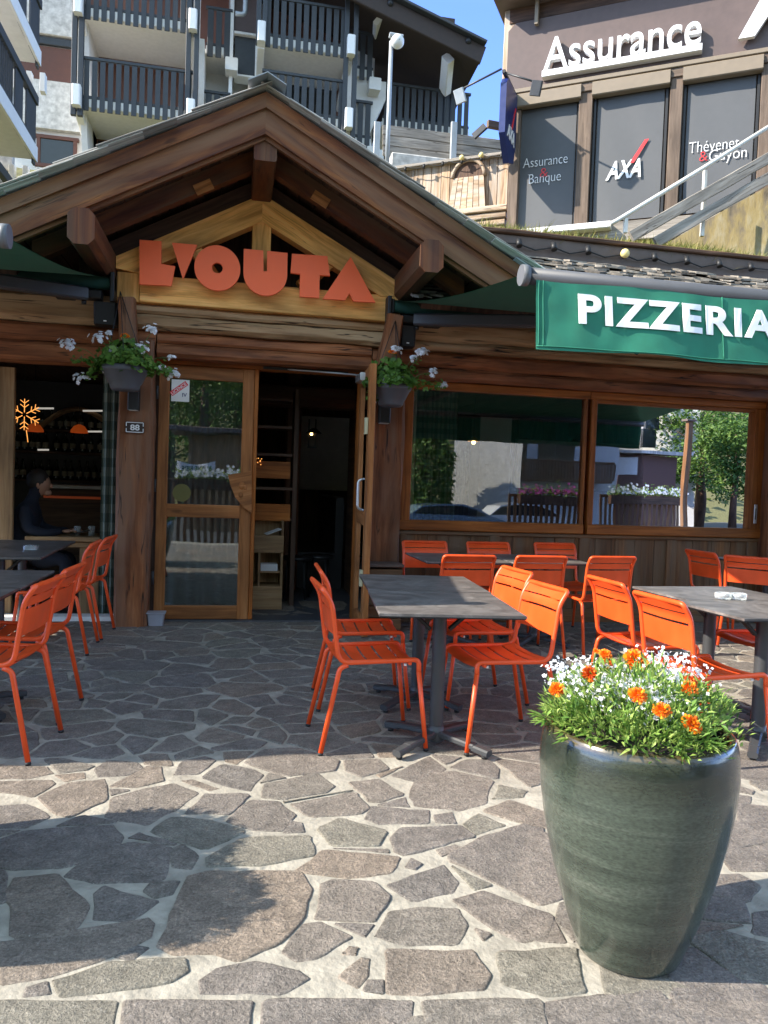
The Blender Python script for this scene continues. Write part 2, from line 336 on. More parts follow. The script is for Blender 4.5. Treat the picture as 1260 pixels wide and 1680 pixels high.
M['shingle']=wood('weathered_shingle',(0.260,0.234,0.202),(0.468,0.429,0.377),(0.676,0.637,0.572),crack=.6,bump=.6,tone=.35)
M['orange']=plain('orange_powder_coat',(.80,.084,.014),.38,var=.10,bump=.04,bscale=350)
M['sign_orange']=plain('orange_sign_face',(.98,.16,.055),.45,var=.02,spec=.3)
M['foot']=plain('black_rubber',(.015,.015,.015),.7)
M['anthracite']=plain('anthracite_metal',(.045,.047,.05),.42,metal=.0,bump=.05,bscale=300)
M['black']=plain('matt_black',(.012,.012,.013),.5)
M['black_gloss']=plain('black_plastic',(.02,.02,.022),.3)
M['alu']=plain('brushed_aluminium',(.62,.63,.64),.35,metal=.85)
M['galv']=plain('galvanised_steel',(.36,.39,.41),.5,metal=.3)
M['zinc']=plain('grey_bar_metal',(.055,.058,.066),.45)
M['arm_grey']=plain('dark_arm_metal',(.05,.052,.058),.45)
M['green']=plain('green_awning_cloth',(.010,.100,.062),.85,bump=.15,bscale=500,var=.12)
M['green_lit']=plain('green_cloth_lit_tone',(.018,.165,.100),.85,bump=.15,bscale=500,var=.14)  # same awning cloth, lightened so the valance looks sunlit
M['green_shaded']=plain('green_cloth_shade_tone',(.006,.045,.029),.85)  # same awning cloth, darkened: shade under the canopy put into the roller's colour
M['white_print']=plain('white_lettering',(.80,.80,.80),.6,var=.02)
M['white_paint']=plain('white_paint',(.78,.77,.74),.6,var=.03)
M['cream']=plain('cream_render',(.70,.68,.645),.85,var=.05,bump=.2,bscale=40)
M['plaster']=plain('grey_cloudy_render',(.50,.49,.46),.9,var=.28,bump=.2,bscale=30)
M['slat_blue']=plain('slate_blue_slats',(.036,.041,.047),.6,var=.15)
M['shutter']=plain('red_brown_shutter',(.115,.045,.028),.6,var=.1)
M['dark_wall']=plain('dark_brown_cladding',(.040,.026,.020),.7,var=.2)
M['win_dark']=plain('dark_glazing',(.02,.024,.028),.08,spec=.6)
M['plum']=plain('plum_sign_board',(.098,.068,.062),.6,var=.1)
M['blind']=plain('grey_blind_fabric',(.092,.096,.102),.75,var=.05)
M['brass_trim']=plain('bronze_trim',(.21,.165,.115),.5)
M['navy']=plain('navy_panel',(.012,.022,.115),.35)
M['red']=plain('red_print',(.72,.03,.035),.5)
M['asphalt']=plain('asphalt',(.055,.055,.057),.9,var=.2,bump=.4,bscale=150)
M['soil']=plain('potting_soil',(.022,.015,.010),.95,var=.4,bump=1,bscale=90)
M['planter_plastic']=plain('charcoal_planter',(.085,.088,.10),.55)
M['grey_tub']=plain('pale_grey_plastic',(.30,.30,.34),.5)
M['speaker']=plain('speaker_black',(.010,.010,.011),.6)
M['glass']=glass('window_glass',ior=2.0)
M['glass_small']=glass('clear_glass',(.95,.97,.96),1.5)
def cloudy(m):
    n=m.node_tree.nodes; l=m.node_tree.links; o=n['Material Output']; src=o.inputs[0].links[0].from_socket; d=N(n,'BsdfDiffuse'); d.inputs[0].default_value=(.8,.82,.82,1); x=N(n,'MixShader'); x.inputs[0].default_value=.28; l.new(src,x.inputs[1]); l.new(d.outputs[0],x.inputs[2]); l.new(x.outputs[0],o.inputs[0])
cloudy(M['glass_small'])
M['lampglow']=emit('warm_lamp',(1.0,.62,.22),3)
M['fairy']=emit('fairy_lights',(1.0,.40,.09),.32)
M['orange_shade']=emit('orange_lamp_shade',(.7,.11,.015),.05)
M['tube_white']=emit('white_light_strip',(1,.95,.85),.09)
M['bulb_yellow']=plain('yellow_bulb',(.75,.62,.25),.3)
M['skin']=plain('skin',(.36,.19,.125),.5)
M['hair']=plain('dark_hair',(.015,.011,.009),.6)
M['shirt']=plain('navy_jumper',(.012,.016,.030),.9)
M['trousers']=plain('grey_trousers',(.10,.10,.11),.9)
M['paper']=plain('paper',(.72,.72,.72),.8)
M['curtain']=plain('dark_curtain',(.06,.075,.065),.9)
M['net']=plain('cream_curtain',(.75,.70,.56),.9)
M['int_white']=plain('interior_white',(.62,.60,.55),.9)
M['int_floor']=plain('interior_floor',(.055,.058,.066),.5,var=.2)
M['bench']=plain('black_leather',(.014,.014,.016),.4)
M['bottle']=plain('bottle_glass',(.02,.028,.018),.08,spec=.8)
M['counter']=plain('pale_counter',(.5,.48,.43),.3)
M['lawn']=islandmat('dry_grass',[(0,(.13,.165,.03)),(.35,(.24,.23,.06)),(.7,(.34,.29,.11)),(1,(.11,.17,.03))],.8,trans=.25)
M['hill']=plain('hillside_turf',(.13,.125,.05),.95,var=.3,bump=.8,bscale=12)
M['leaf']=islandmat('geranium_leaf',[(0,(.05,.115,.016)),(.5,(.10,.21,.03)),(1,(.17,.28,.05))],.5,trans=.35)
M['leaf2']=islandmat('marigold_leaf',[(0,(.07,.16,.028)),(.45,(.20,.34,.06)),(1,(.42,.52,.14))],.5,trans=.35)
M['stem']=plain('green_stem',(.07,.14,.03),.6)
M['petal_w']=islandmat('white_petal',[(0,(.72,.70,.72)),(1,(.86,.86,.86))],.6,trans=.25)
M['petal_o']=islandmat('orange_petal',[(0,(.70,.10,.005)),(.45,(.88,.20,.004)),(1,(.95,.40,.01))],.55,trans=.25)
M['petal_r']=islandmat('rust_petal',[(0,(.45,.04,.005)),(.6,(.78,.11,.005)),(1,(.9,.25,.01))],.55,trans=.25)
M['petal_p']=islandmat('pink_petal',[(0,(.5,.05,.22)),(1,(.75,.2,.45))],.55,trans=.25)
M['tree']=islandmat('tree_leaf',[(0,(.03,.08,.012)),(.6,(.085,.165,.03)),(1,(.15,.24,.045))],.6,trans=.3)
M['stone']=islandmat('roof_stone',[(0,(.07,.06,.05)),(.5,(.17,.15,.125)),(1,(.28,.25,.21))],.85,bump=.8,noise_s=22)
M['car_blue']=plain('blue_grey_car_paint',(.16,.24,.32),.25,coat=1)
M['car_white']=plain('white_car_paint',(.75,.75,.75),.25,coat=1)
M['rail_metal']=plain('painted_handrail',(.66,.65,.60),.45)
M['dark_fascia']=plain('umber_fascia',(.125,.088,.070),.6,var=.15)
# blinds: the retaining wall with lichen
def lichen():
    m,n,l,b=newmat('lichen_wall'); tc=N(n,'TexCoord'); ns=N(n,'TexNoise'); ns.inputs['Scale'].default_value=2.2; ns.inputs['Detail'].default_value=9; ns.inputs['Roughness'].default_value=.65; mp=N(n,'Mapping'); mp.inputs['Scale'].default_value=(1.6,1.6,.6); l.new(tc.outputs['Object'],mp.inputs[0]); l.new(mp.outputs[0],ns.inputs['Vector'])
    r=ramp(n,[(.34,(.06,.055,.045)),(.44,(.15,.125,.085)),(.54,(.24,.19,.085)),(.68,(.29,.26,.18))]); l.new(ns.outputs[0],r.inputs[0]); l.new(r.outputs[0],b.inputs['Base Color']); b.inputs['Roughness'].default_value=.95
    bp=N(n,'Bump'); bp.inputs['Strength'].default_value=.6; bp.inputs['Distance'].default_value=.05; l.new(ns.outputs[0],bp.inputs['Height']); l.new(bp.outputs[0],b.inputs['Normal']); return m
M['lichen']=lichen()
def pavestone():
    m,n,l,b=newmat('porphyry_flags'); geo=N(n,'NewGeometry')
    r=ramp(n,[(0,(0.170,0.148,0.127)),(.16,(0.190,0.163,0.137)),(.34,(0.180,0.159,0.133)),(.50,(0.203,0.168,0.135)),(.64,(0.175,0.153,0.133)),(.78,(0.193,0.176,0.141)),(.90,(0.217,0.174,0.135)),(.95,(0.158,0.141,0.124))]); r.color_ramp.interpolation='CONSTANT'
    l.new(geo.outputs['Random Per Island'],r.inputs[0])
    tc=N(n,'TexCoord')
    n1=N(n,'TexNoise'); n1.inputs['Scale'].default_value=7; n1.inputs['Detail'].default_value=8; n1.inputs['Roughness'].default_value=.7; l.new(tc.outputs['Object'],n1.inputs['Vector'])
    n2=N(n,'TexNoise'); n2.inputs['Scale'].default_value=110; n2.inputs['Detail'].default_value=4; n2.inputs['Roughness'].default_value=.75; l.new(tc.outputs['Object'],n2.inputs['Vector'])
    # streaky cleft, turned per stone
    vr=N(n,'VectorRotate'); vr.rotation_type='Z_AXIS'; am=N(n,'Math',operation='MULTIPLY'); am.inputs[1].default_value=40; l.new(geo.outputs['Random Per Island'],am.inputs[0]); l.new(tc.outputs['Object'],vr.inputs['Vector']); l.new(am.outputs[0],vr.inputs['Angle'])
    mp=N(n,'Mapping'); mp.inputs['Scale'].default_value=(14,48,14); l.new(vr.outputs[0],mp.inputs[0]); n3=N(n,'TexNoise'); n3.inputs['Scale'].default_value=1; n3.inputs['Detail'].default_value=5; n3.inputs['Distortion'].default_value=.8; l.new(mp.outputs[0],n3.inputs['Vector'])
    a1=N(n,'MapRange'); a1.inputs['From Min'].default_value=.3; a1.inputs['From Max'].default_value=.7; a1.inputs['To Min'].default_value=.72; a1.inputs['To Max'].default_value=1.28; l.new(n1.outputs[0],a1.inputs[0])
    a2=N(n,'MapRange'); a2.inputs['From Min'].default_value=.3; a2.inputs['From Max'].default_value=.7; a2.inputs['To Min'].default_value=.50; a2.inputs['To Max'].default_value=1.50; l.new(n2.outputs[0],a2.inputs[0])
    a3=N(n,'MapRange'); a3.inputs['From Min'].default_value=.3; a3.inputs['From Max'].default_value=.7; a3.inputs['To Min'].default_value=.93; a3.inputs['To Max'].default_value=1.07; l.new(n3.outputs[0],a3.inputs[0])
    n4=N(n,'TexNoise'); n4.inputs['Scale'].default_value=27; n4.inputs['Detail'].default_value=6; n4.inputs['Roughness'].default_value=.7; n4.inputs['Distortion'].default_value=.7; l.new(vr.outputs[0],n4.inputs['Vector']); a4=N(n,'MapRange'); a4.inputs['From Min'].default_value=.3; a4.inputs['From Max'].default_value=.7; a4.inputs['To Min'].default_value=.70; a4.inputs['To Max'].default_value=1.30; l.new(n4.outputs[0],a4.inputs[0]); x0=N(n,'Math',operation='MULTIPLY'); l.new(a1.outputs[0],x0.inputs[0]); l.new(a4.outputs[0],x0.inputs[1]); x=N(n,'Math',operation='MULTIPLY'); l.new(x0.outputs[0],x.inputs[0]); l.new(a2.outputs[0],x.inputs[1]); y=N(n,'Math',operation='MULTIPLY'); l.new(x.outputs[0],y.inputs[0]); l.new(a3.outputs[0],y.inputs[1])
    vm=N(n,'VectorMath',operation='SCALE'); l.new(r.outputs[0],vm.inputs[0]); l.new(y.outputs[0],vm.inputs['Scale']); 
    # sparse white flecks
    fl=N(n,'TexVoronoi'); fl.inputs['Scale'].default_value=95; l.new(tc.outputs['Object'],fl.inputs['Vector']); fr=ramp(n,[(.10,(1,1,1)),(.2,(0,0,0))]); l.new(fl.outputs['Distance'],fr.inputs[0])
    fs=N(n,'SeparateColor'); l.new(fl.outputs['Color'],fs.inputs[0]); ft=N(n,'Math',operation='GREATER_THAN'); ft.inputs[1].default_value=.72; l.new(fs.outputs[0],ft.inputs[0]); fm=N(n,'Math',operation='MULTIPLY'); l.new(fr.outputs[0],fm.inputs[0]); l.new(ft.outputs[0],fm.inputs[1]); fk=N(n,'Math',operation='MULTIPLY'); fk.inputs[1].default_value=.6; l.new(fm.outputs[0],fk.inputs[0])
    fx=N(n,'Mix',data_type='RGBA'); l.new(fk.outputs[0],fx.inputs[0]); l.new(vm.outputs[0],fx.inputs[6]); fx.inputs[7].default_value=(.42,.40,.37,1)
    l.new(fx.outputs[2],b.inputs['Base Color']); b.inputs['Roughness'].default_value=.72; b.inputs['Specular IOR Level'].default_value=.4
    n3s=N(n,'Math',operation='MULTIPLY'); n3s.inputs[1].default_value=.45; l.new(n3.outputs[0],n3s.inputs[0]); ad=N(n,'Math',operation='ADD'); l.new(n3s.outputs[0],ad.inputs[0]); l.new(n2.outputs[0],ad.inputs[1]); ad2=N(n,'Math',operation='MULTIPLY_ADD'); ad2.inputs[1].default_value=2.5; n4s=N(n,'Math',operation='MULTIPLY_ADD'); n4s.inputs[1].default_value=1.6; l.new(n4.outputs[0],n4s.inputs[0]); l.new(ad.outputs[0],n4s.inputs[2]); l.new(n1.outputs[0],ad2.inputs[0]); l.new(n4s.outputs[0],ad2.inputs[2])
    bp=N(n,'Bump'); bp.inputs['Strength'].default_value=.9; bp.inputs['Distance'].default_value=.009; l.new(ad2.outputs[0],bp.inputs['Height']); l.new(bp.outputs[0],b.inputs['Normal']); return m
M['flag']=pavestone()
M['mortar']=plain('pale_mortar',(.30,.275,.228),.95,var=.26,bump=.7,bscale=45)
def glaze():
    m,n,l,b=newmat('grey_green_glaze'); tc=N(n,'TexCoord'); mp=N(n,'Mapping'); mp.inputs['Scale'].default_value=(1.1,1.1,13); l.new(tc.outputs['Object'],mp.inputs[0])
    n1=N(n,'TexNoise'); n1.inputs['Scale'].default_value=1; n1.inputs['Detail'].default_value=7; n1.inputs['Roughness'].default_value=.65; n1.inputs['Distortion'].default_value=.6; l.new(mp.outputs[0],n1.inputs['Vector'])
    n2=N(n,'TexNoise'); n2.inputs['Scale'].default_value=150; n2.inputs['Detail'].default_value=3; mp2=N(n,'Mapping'); mp2.inputs['Scale'].default_value=(.55,.55,1.3); l.new(tc.outputs['Object'],mp2.inputs[0]); l.new(mp2.outputs[0],n2.inputs['Vector'])
    r=ramp(n,[(.25,(.016,.021,.016)),(.40,(.032,.042,.031)),(.55,(.052,.066,.049)),(.66,(.085,.098,.075)),(.76,(.13,.14,.115))]); l.new(n1.outputs[0],r.inputs[0])
    mr=N(n,'MapRange'); mr.inputs['From Min'].default_value=.32; mr.inputs['From Max'].default_value=.68; mr.inputs['To Min'].default_value=.72; mr.inputs['To Max'].default_value=1.28; l.new(n2.outputs[0],mr.inputs[0])
    vm=N(n,'VectorMath',operation='SCALE'); l.new(r.outputs[0],vm.inputs[0]); l.new(mr.outputs[0],vm.inputs['Scale'])
    # dark band of thick glaze below the rim, brown where it breaks on the rim itself
    sp=N(n,'SeparateXYZ'); l.new(tc.outputs['Object'],sp.inputs[0]); rr=ramp(n,[(.78,(1,1,1)),(.86,(.55,.55,.5)),(.93,(.36,.37,.33)),(.975,(.50,.48,.42)),(.99,(1.3,.80,.48))])
    wz=N(n,'Math',operation='MULTIPLY_ADD'); wz.inputs[1].default_value=.09; l.new(n1.outputs[0],wz.inputs[0]); l.new(sp.outputs['Z'],wz.inputs[2])
    mz=N(n,'MapRange'); mz.inputs['From Min'].default_value=0.045; mz.inputs['From Max'].default_value=.71; l.new(wz.outputs[0],mz.inputs[0]); l.new(mz.outputs[0],rr.inputs[0])
    mm=N(n,'VectorMath',operation='MULTIPLY'); l.new(vm.outputs[0],mm.inputs[0]); l.new(rr.outputs[0],mm.inputs[1]); l.new(mm.outputs[0],b.inputs['Base Color'])
    b.inputs['Roughness'].default_value=.24; b.inputs['Specular IOR Level'].default_value=.55; b.inputs['Coat Weight'].default_value=.55; b.inputs['Coat Roughness'].default_value=.07
    bp=N(n,'Bump'); bp.inputs['Strength'].default_value=.12; bp.inputs['Distance'].default_value=.02; l.new(n1.outputs[0],bp.inputs['Height']); l.new(bp.outputs[0],b.inputs['Normal']); return m
M['glaze']=glaze()
def slate_top():
    m,n,l,b=newmat('dark_stone_laminate'); tc=N(n,'TexCoord'); n1=N(n,'TexNoise'); n1.inputs['Scale'].default_value=4.5; n1.inputs['Detail'].default_value=9; n1.inputs['Roughness'].default_value=.68; n1.inputs['Distortion'].default_value=1.1; l.new(tc.outputs['Object'],n1.inputs['Vector'])
    r=ramp(n,[(.30,(.060,.054,.050)),(.48,(.115,.103,.096)),(.60,(.18,.163,.152)),(.74,(.29,.27,.25))]); l.new(n1.outputs[0],r.inputs[0]); l.new(r.outputs[0],b.inputs['Base Color']); b.inputs['Roughness'].default_value=.42; b.inputs['Specular IOR Level'].default_value=.35; return m
M['slate_top']=slate_top()
def plaid():
    m,n,l,b=newmat('plaid_curtain'); uv=N(n,'UVMap'); sp=N(n,'SeparateXYZ'); l.new(uv.outputs[0],sp.inputs[0]); outs=[]
    for ax,s in (('X',9),('Y',13)):
        mu=N(n,'Math',operation='MULTIPLY'); mu.inputs[1].default_value=s; l.new(sp.outputs[ax],mu.inputs[0]); fr=N(n,'Math',operation='FRACT'); l.new(mu.outputs[0],fr.inputs[0]); gt=N(n,'Math',operation='GREATER_THAN'); gt.inputs[1].default_value=.5; l.new(fr.outputs[0],gt.inputs[0]); outs.append(gt)
    ad=N(n,'Math',operation='ADD'); l.new(outs[0].outputs[0],ad.inputs[0]); l.new(outs[1].outputs[0],ad.inputs[1]); hv=N(n,'Math',operation='MULTIPLY'); hv.inputs[1].default_value=.5; l.new(ad.outputs[0],hv.inputs[0])
    r=ramp(n,[(.1,(.06,.085,.07)),(.5,(.10,.13,.11)),(.9,(.19,.21,.18))]); l.new(hv.outputs[0],r.inputs[0]); l.new(r.outputs[0],b.inputs['Base Color']); b.inputs['Roughness'].default_value=.95; return m
M['plaid']=plaid()
# ================================================================== SETTING
def crop(x,y): return GZ(x/1.4, 1200+y/1.4)
TR=[[(0,75),(110,80),(125,95),(60,108),(-30,108),(-30,75)],[(-30,112),(120,110),(130,118),(75,150),(30,140),(-30,138)],[(85,150),(160,115),(240,108),(248,158),(160,197),(130,190)],[(125,100),(195,92),(200,107),(150,115)],
[(215,85),(250,65),(320,70),(330,85),(295,100),(222,105)],[(250,125),(335,78),(372,80),(380,112),(310,128)],[(240,195),(255,150),(330,130),(400,118),(460,140),(400,180),(335,215)],[(395,100),(420,65),(470,55),(495,65),(455,98)],
[(415,112),(440,108),(505,130),(480,137)],[(460,105),(510,72),(585,85),(605,98),(575,135),(520,125)],[(425,188),(470,142),(580,142),(525,190)],[(560,70),(600,40),(680,35),(780,65),(770,90),(660,102),(600,85)],
[(600,150),(605,120),(730,95),(768,125),(750,140),(655,155)],[(520,205),(575,155),(640,160),(678,190),(655,228),(580,225)],[(650,232),(665,203),(697,208),(698,230)],[(663,165),(820,137),(848,175),(830,188),(715,197)],
[(340,230),(390,193),(480,200),(570,228),(470,272)],[(472,290),(560,240),(715,238),(723,285),(600,305),(475,310)],[(675,320),(745,270),(925,285),(900,325),(790,335)],[(725,220),(780,197),(890,228),(875,262),(760,262)],
[(835,200),(850,170),(985,180),(988,210),(870,212)],[(800,115),(870,108),(932,145),(870,162),(845,160)],[(790,65),(870,62),(895,85),(830,105),(795,90)],[(895,100),(985,55),(1030,85),(950,115)],
[(940,150),(950,100),(1040,88),(1135,110),(1115,165),(1060,182),(950,170)],[(895,245),(920,220),(1060,215),(1092,240),(925,285),(905,275)],[(995,190),(1040,183),(1050,210),(1000,208)],[(1063,210),(1100,187),(1168,215),(1090,236)],
[(1020,290),(1190,222),(1290,235),(1300,380),(1240,397)],[(1105,180),(1170,157),(1260,185),(1290,228),(1220,217)],[(1130,155),(1145,120),(1215,135),(1200,150)],[(885,350),(1020,303),(1058,345),(1040,368),(950,390)],
[(930,310),(945,288),(972,303),(955,315)],[(1035,385),(1110,365),(1270,420),(1260,470),(1200,485),(1130,450)],[(855,470),(895,410),(960,402),(1055,405),(1072,440),(1050,490),(940,490)],[(720,430),(735,350),(760,340),(860,345),(898,380),(860,435)],
[(645,505),(695,440),(735,435),(815,470),(720,520),(680,528)],[(885,500),(1090,500),(1128,560),(1110,590),(960,605),(890,600)],[(1090,450),(1130,465),(1110,480)],[(1145,500),(1300,495),(1300,590),(1210,580),(1150,550)],
[(365,490),(430,330),(480,320),(690,320),(722,360),(700,430),(640,490),(545,525),(490,510),(400,510)],[(455,570),(500,540),(590,525),(690,545),(712,565),(650,600),(460,600)],[(775,560),(830,515),(850,520),(845,560),(820,585)],[(785,510),(800,490),(828,492),(820,513)],
[(838,590),(845,570),(880,572),(880,600)],[(120,570),(250,530),(430,518),(437,550),(390,575),(230,600),(140,608)],[(0,480),(90,475),(340,428),(355,440),(350,470),(290,500),(130,560),(0,580)],[(25,470),(28,400),(8,370),(30,335),(130,325),(208,400),(180,445),(140,470)],
[(215,430),(218,370),(240,352),(365,388),(300,435)],[(150,330),(210,280),(300,250),(400,265),(380,345),(220,345)],[(-30,255),(60,225),(260,212),(282,240),(270,270),(150,310),(30,318),(-30,300)],[(-30,170),(60,165),(120,195),(60,220),(-30,222)],
[(330,365),(345,345),(415,340),(390,370),(355,380)],[(380,275),(420,255),(460,285),(440,315),(395,310)],[(55,605),(60,585),(110,572),(115,600)],[(265,515),(310,488),(340,495),(300,525)],
[(-60,616),(272,616),(258,700),(-60,700)],[(285,617),(582,618),(575,700),(270,700)],[(602,614),(952,614),(955,700),(595,700)],[(968,616),(1250,613),(1262,700),(970,700)],[(1265,614),(1500,616),(1520,700),(1275,700)],[(1515,616),(1790,616),(1820,700),(1530,700)],[(-330,616),(-70,616),(-75,700),(-340,700)]]
# stones right of the planter (photo pixels)
TR2=[[(1215,1232),(1262,1235),(1280,1285),(1212,1275)],[(1212,1318),(1290,1325),(1290,1365),(1215,1345)],[(1190,1400),(1290,1378),(1290,1425),(1200,1428)],[(1160,1470),(1215,1480),(1228,1512),(1150,1505)],[(1245,1500),(1300,1490),(1300,1540),(1235,1530)],
[(1130,1540),(1180,1530),(1300,1560),(1300,1610),(1215,1600)],[(975,1560),(1090,1610),(1180,1625),(1000,1630)],[(820,1565),(945,1555),(950,1620),(900,1625),(830,1610)],[(800,1375),(890,1340),(900,1440),(880,1480),(735,1405)],[(900,1500),(930,1545),(870,1540)]]
polys=[[(p.x,p.y) for p in (crop(*q) for q in T)] for T in TR]+[[(p.x,p.y) for p in (GZ(*q) for q in T)] for T in TR2]
def area(p): return sum(p[i][0]*p[(i+1)%len(p)][1]-p[(i+1)%len(p)][0]*p[i][1] for i in range(len(p)))/2
polys=[p if area(p)>0 else p[::-1] for p in polys]
def inside(pt,p):
    c=False; x,y=pt
    for i in range(len(p)):
        x1,y1=p[i]; x2,y2=p[(i+1)%len(p)]
        if (y1>y)!=(y2>y) and x<(x2-x1)*(y-y1)/(y2-y1)+x1: c=not c
    return c
def clip(poly,nx,ny,d):      # keep nx*x+ny*y<=d
    out=[]
    for i in range(len(poly)):
        a=poly[i]; b=poly[(i+1)%len(poly)]; da=nx*a[0]+ny*a[1]-d; db=nx*b[0]+ny*b[1]-d
        if da<=0: out.append(a)
        if (da<0<db) or (db<0<da):
            t=da/(da-db); out.append((a[0]+(b[0]-a[0])*t,a[1]+(b[1]-a[1])*t))
    return out
seeds=[]; gr=random.Random(21)
X0,X1,Y0,Y1=-4.2,7.2,1.62,7.9
for k in range(30000):
    x=gr.uniform(X0,X1); y=gr.uniform(Y0,Y1); rmin=gr.choice([.10,.2,.3,.34,.38,.42])
    if k>18000: rmin=.24
    if any(inside((x,y),p) for p in polys): continue
    if all((x-sx)**2*.62+(y-sy)**2*1.5>(rmin*.5+sr*.5)**2 for sx,sy,sr in seeds): seeds.append((x,y,rmin))
pave=MB()
def stone(p, gap):
    # chamfer a few corners, roughen the outline, then a bevelled slab
    n=len(p); q=[]
    for i in range(n):
        a,b,c=p[i-1],p[i],p[(i+1)%n]; la=math.hypot(a[0]-b[0],a[1]-b[1]); lc=math.hypot(c[0]-b[0],c[1]-b[1])
        r=min(la,lc)*gr.uniform(.03,.12); r=min(r,.028)
        q.append((b[0]+(a[0]-b[0])/la*r,b[1]+(a[1]-b[1])/la*r)); q.append((b[0]+(c[0]-b[0])/lc*r,b[1]+(c[1]-b[1])/lc*r))
    out=[]
    for i in range(len(q)):
        a=q[i]; b=q[(i+1)%len(q)]; L=math.hypot(b[0]-a[0],b[1]-a[1])
        if L<1e-4: continue
        m=max(1,int(L/.035)); nx,ny=(b[1]-a[1])/L,-(b[0]-a[0])/L
        for k in range(m):
            t=k/m; x=a[0]+(b[0]-a[0])*t; y=a[1]+(b[1]-a[1])*t
            j=.010*noise.noise(V((x*9,y*9,1)))+.005*noise.noise(V((x*34,y*34,5))); out.append((x+nx*j,y+ny*j))
    if len(out)<3: return
    cx=sum(a for a,_ in out)/len(out); cy=sum(b for _,b in out)/len(out); tx,ty=gr.uniform(-.006,.006),gr.uniform(-.006,.006); z0=gr.uniform(-.002,.0015)
    m=len(out); nrm=[]
    for i in range(m):
        a=out[i-1]; b=out[(i+1)%m]; L=math.hypot(b[0]-a[0],b[1]-a[1]) or 1; nrm.append(((b[1]-a[1])/L,-(b[0]-a[0])/L))
    zt=lambda x,y: z0+(x-cx)*tx+(y-cy)*ty
    r0=pave.add([(x-nx*.007,y-ny*.007,zt(x,y)) for (x,y),(nx,ny) in zip(out,nrm)])
    r1=pave.add([(x-nx*.001,y-ny*.001,zt(x,y)-.002) for (x,y),(nx,ny) in zip(out,nrm)])
    r2=pave.add([(x+nx*.003,y+ny*.003,-.016) for (x,y),(nx,ny) in zip(out,nrm)])
    pave.face([r0+i for i in range(m)],None,False)
    for i in range(m):
        j=(i+1)%m
        pave.face((r1+i,r1+j,r0+j,r0+i),None,True); pave.face((r2+i,r2+j,r1+j,r1+i),None,True)
def grow(p,d):
    out=[]; n=len(p)
    for i in range(n):
        a,b_,c=p[i-1],p[i],p[(i+1)%n]; l1=math.hypot(b_[0]-a[0],b_[1]-a[1]); l2=math.hypot(c[0]-b_[0],c[1]-b_[1])
        n1=((b_[1]-a[1])/l1,-(b_[0]-a[0])/l1); n2=((c[1]-b_[1])/l2,-(c[0]-b_[0])/l2); out.append((b_[0]+(n1[0]+n2[0])*d*.6,b_[1]+(n1[1]+n2[1])*d*.6))
    return out
for i_,p in enumerate(polys): stone(grow(p,.003 if i_<len(TR) else .02),0)
for si,(x,y,rm) in enumerate(seeds):
    c=[(x-.6,y-.6),(x+.6,y-.6),(x+.6,y+.6),(x-.6,y+.6)]
    g=gr.uniform(.006,.013)
    for sj,(sx,sy,sr) in enumerate(seeds):
        dx,dy=sx-x,sy-y; D=math.hypot(dx,dy)
        if D<1e-6 or D>1.25: continue
        pr=random.Random(min(si,sj)*7919+max(si,sj)); dl=pr.uniform(-.30,.30); sh=pr.uniform(-.09,.09)*(1 if si<sj else -1)
        wgt=max(.3,min(.7,.5+.22*(rm-sr)+sh)); nx,ny=dx/D,dy/D; mx,my=x+dx*wgt,y+dy*wgt
        nx,ny=nx*math.cos(dl)-ny*math.sin(dl),nx*math.sin(dl)+ny*math.cos(dl); c=clip(c,nx,ny,nx*mx+ny*my-g)
        if len(c)<3: break
    if len(c)<3: continue
    for T in polys:
        if min(abs(T[0][0]-x),9)>2.2: continue
        best=None
        for i in range(len(T)):
            a=T[i]; b=T[(i+1)%len(T)]; L=math.hypot(b[0]-a[0],b[1]-a[1]); nx,ny=(b[1]-a[1])/L,-(b[0]-a[0])/L
            s=(x-a[0])*nx+(y-a[1])*ny
            if best is None or s>best[0]: best=(s,nx,ny,a)
        s,nx,ny,a=best
        if s>0: c=clip(c,-nx,-ny,-(nx*a[0]+ny*a[1])-.014)
        if len(c)<3: break
    if len(c)>=3 and area(c)>.004: stone(c,0)
# plain rows of rectangular slabs in front of the border course, under and behind the camera
yy=min(q[1] for q in polys[len(TR)-7])-.01
for r_ in range(7):
    x=-4+gr.uniform(0,.3)
    while x<7:
        L=gr.uniform(.30,.5); stone([(x,yy-.42),(x+L-.02,yy-.42),(x+L-.02,yy-.02),(x,yy-.02)],0); x+=L
    yy-=.42
tag(pave.build('paving',M['flag']),kind='structure')
b=MB(); b.grid(lambda u,v:(-5+13*u,-1.6+12*v,-.0045+.0022*noise.noise(V((u*60,v*60,0)))),130,120,sm=True); b.box(-5,8,-1.6,10.4,-.78,-.03,c=0)
tag(b.build('paving_joints',M['mortar']),kind='structure')
b=MB(); b.grid(lambda u,v:(-600+1200*u,-600+1200*v,-.8),8,8,sm=False); tag(b.build('ground',M['asphalt']),kind='structure')
# hillside behind the restaurant
def hz(x,y):
    z=4.05+(y-8.6)*.40 if y>8.6 else 4.05
    if y>19: z=4.05+10.4*.40+(y-19)*.12
    return z+.12*noise.noise(V((x*.7,y*.7,0)))-max(0,(2.6-x))*.28*(1 if y<14 else max(0,1-(y-14)/4))
b=MB(); b.grid(lambda u,v:(-30+70*u,8.6+50*v,hz(-30+70*u,8.6+50*v)),140,100); tag(b.build('hillside',M['hill']),kind='structure')
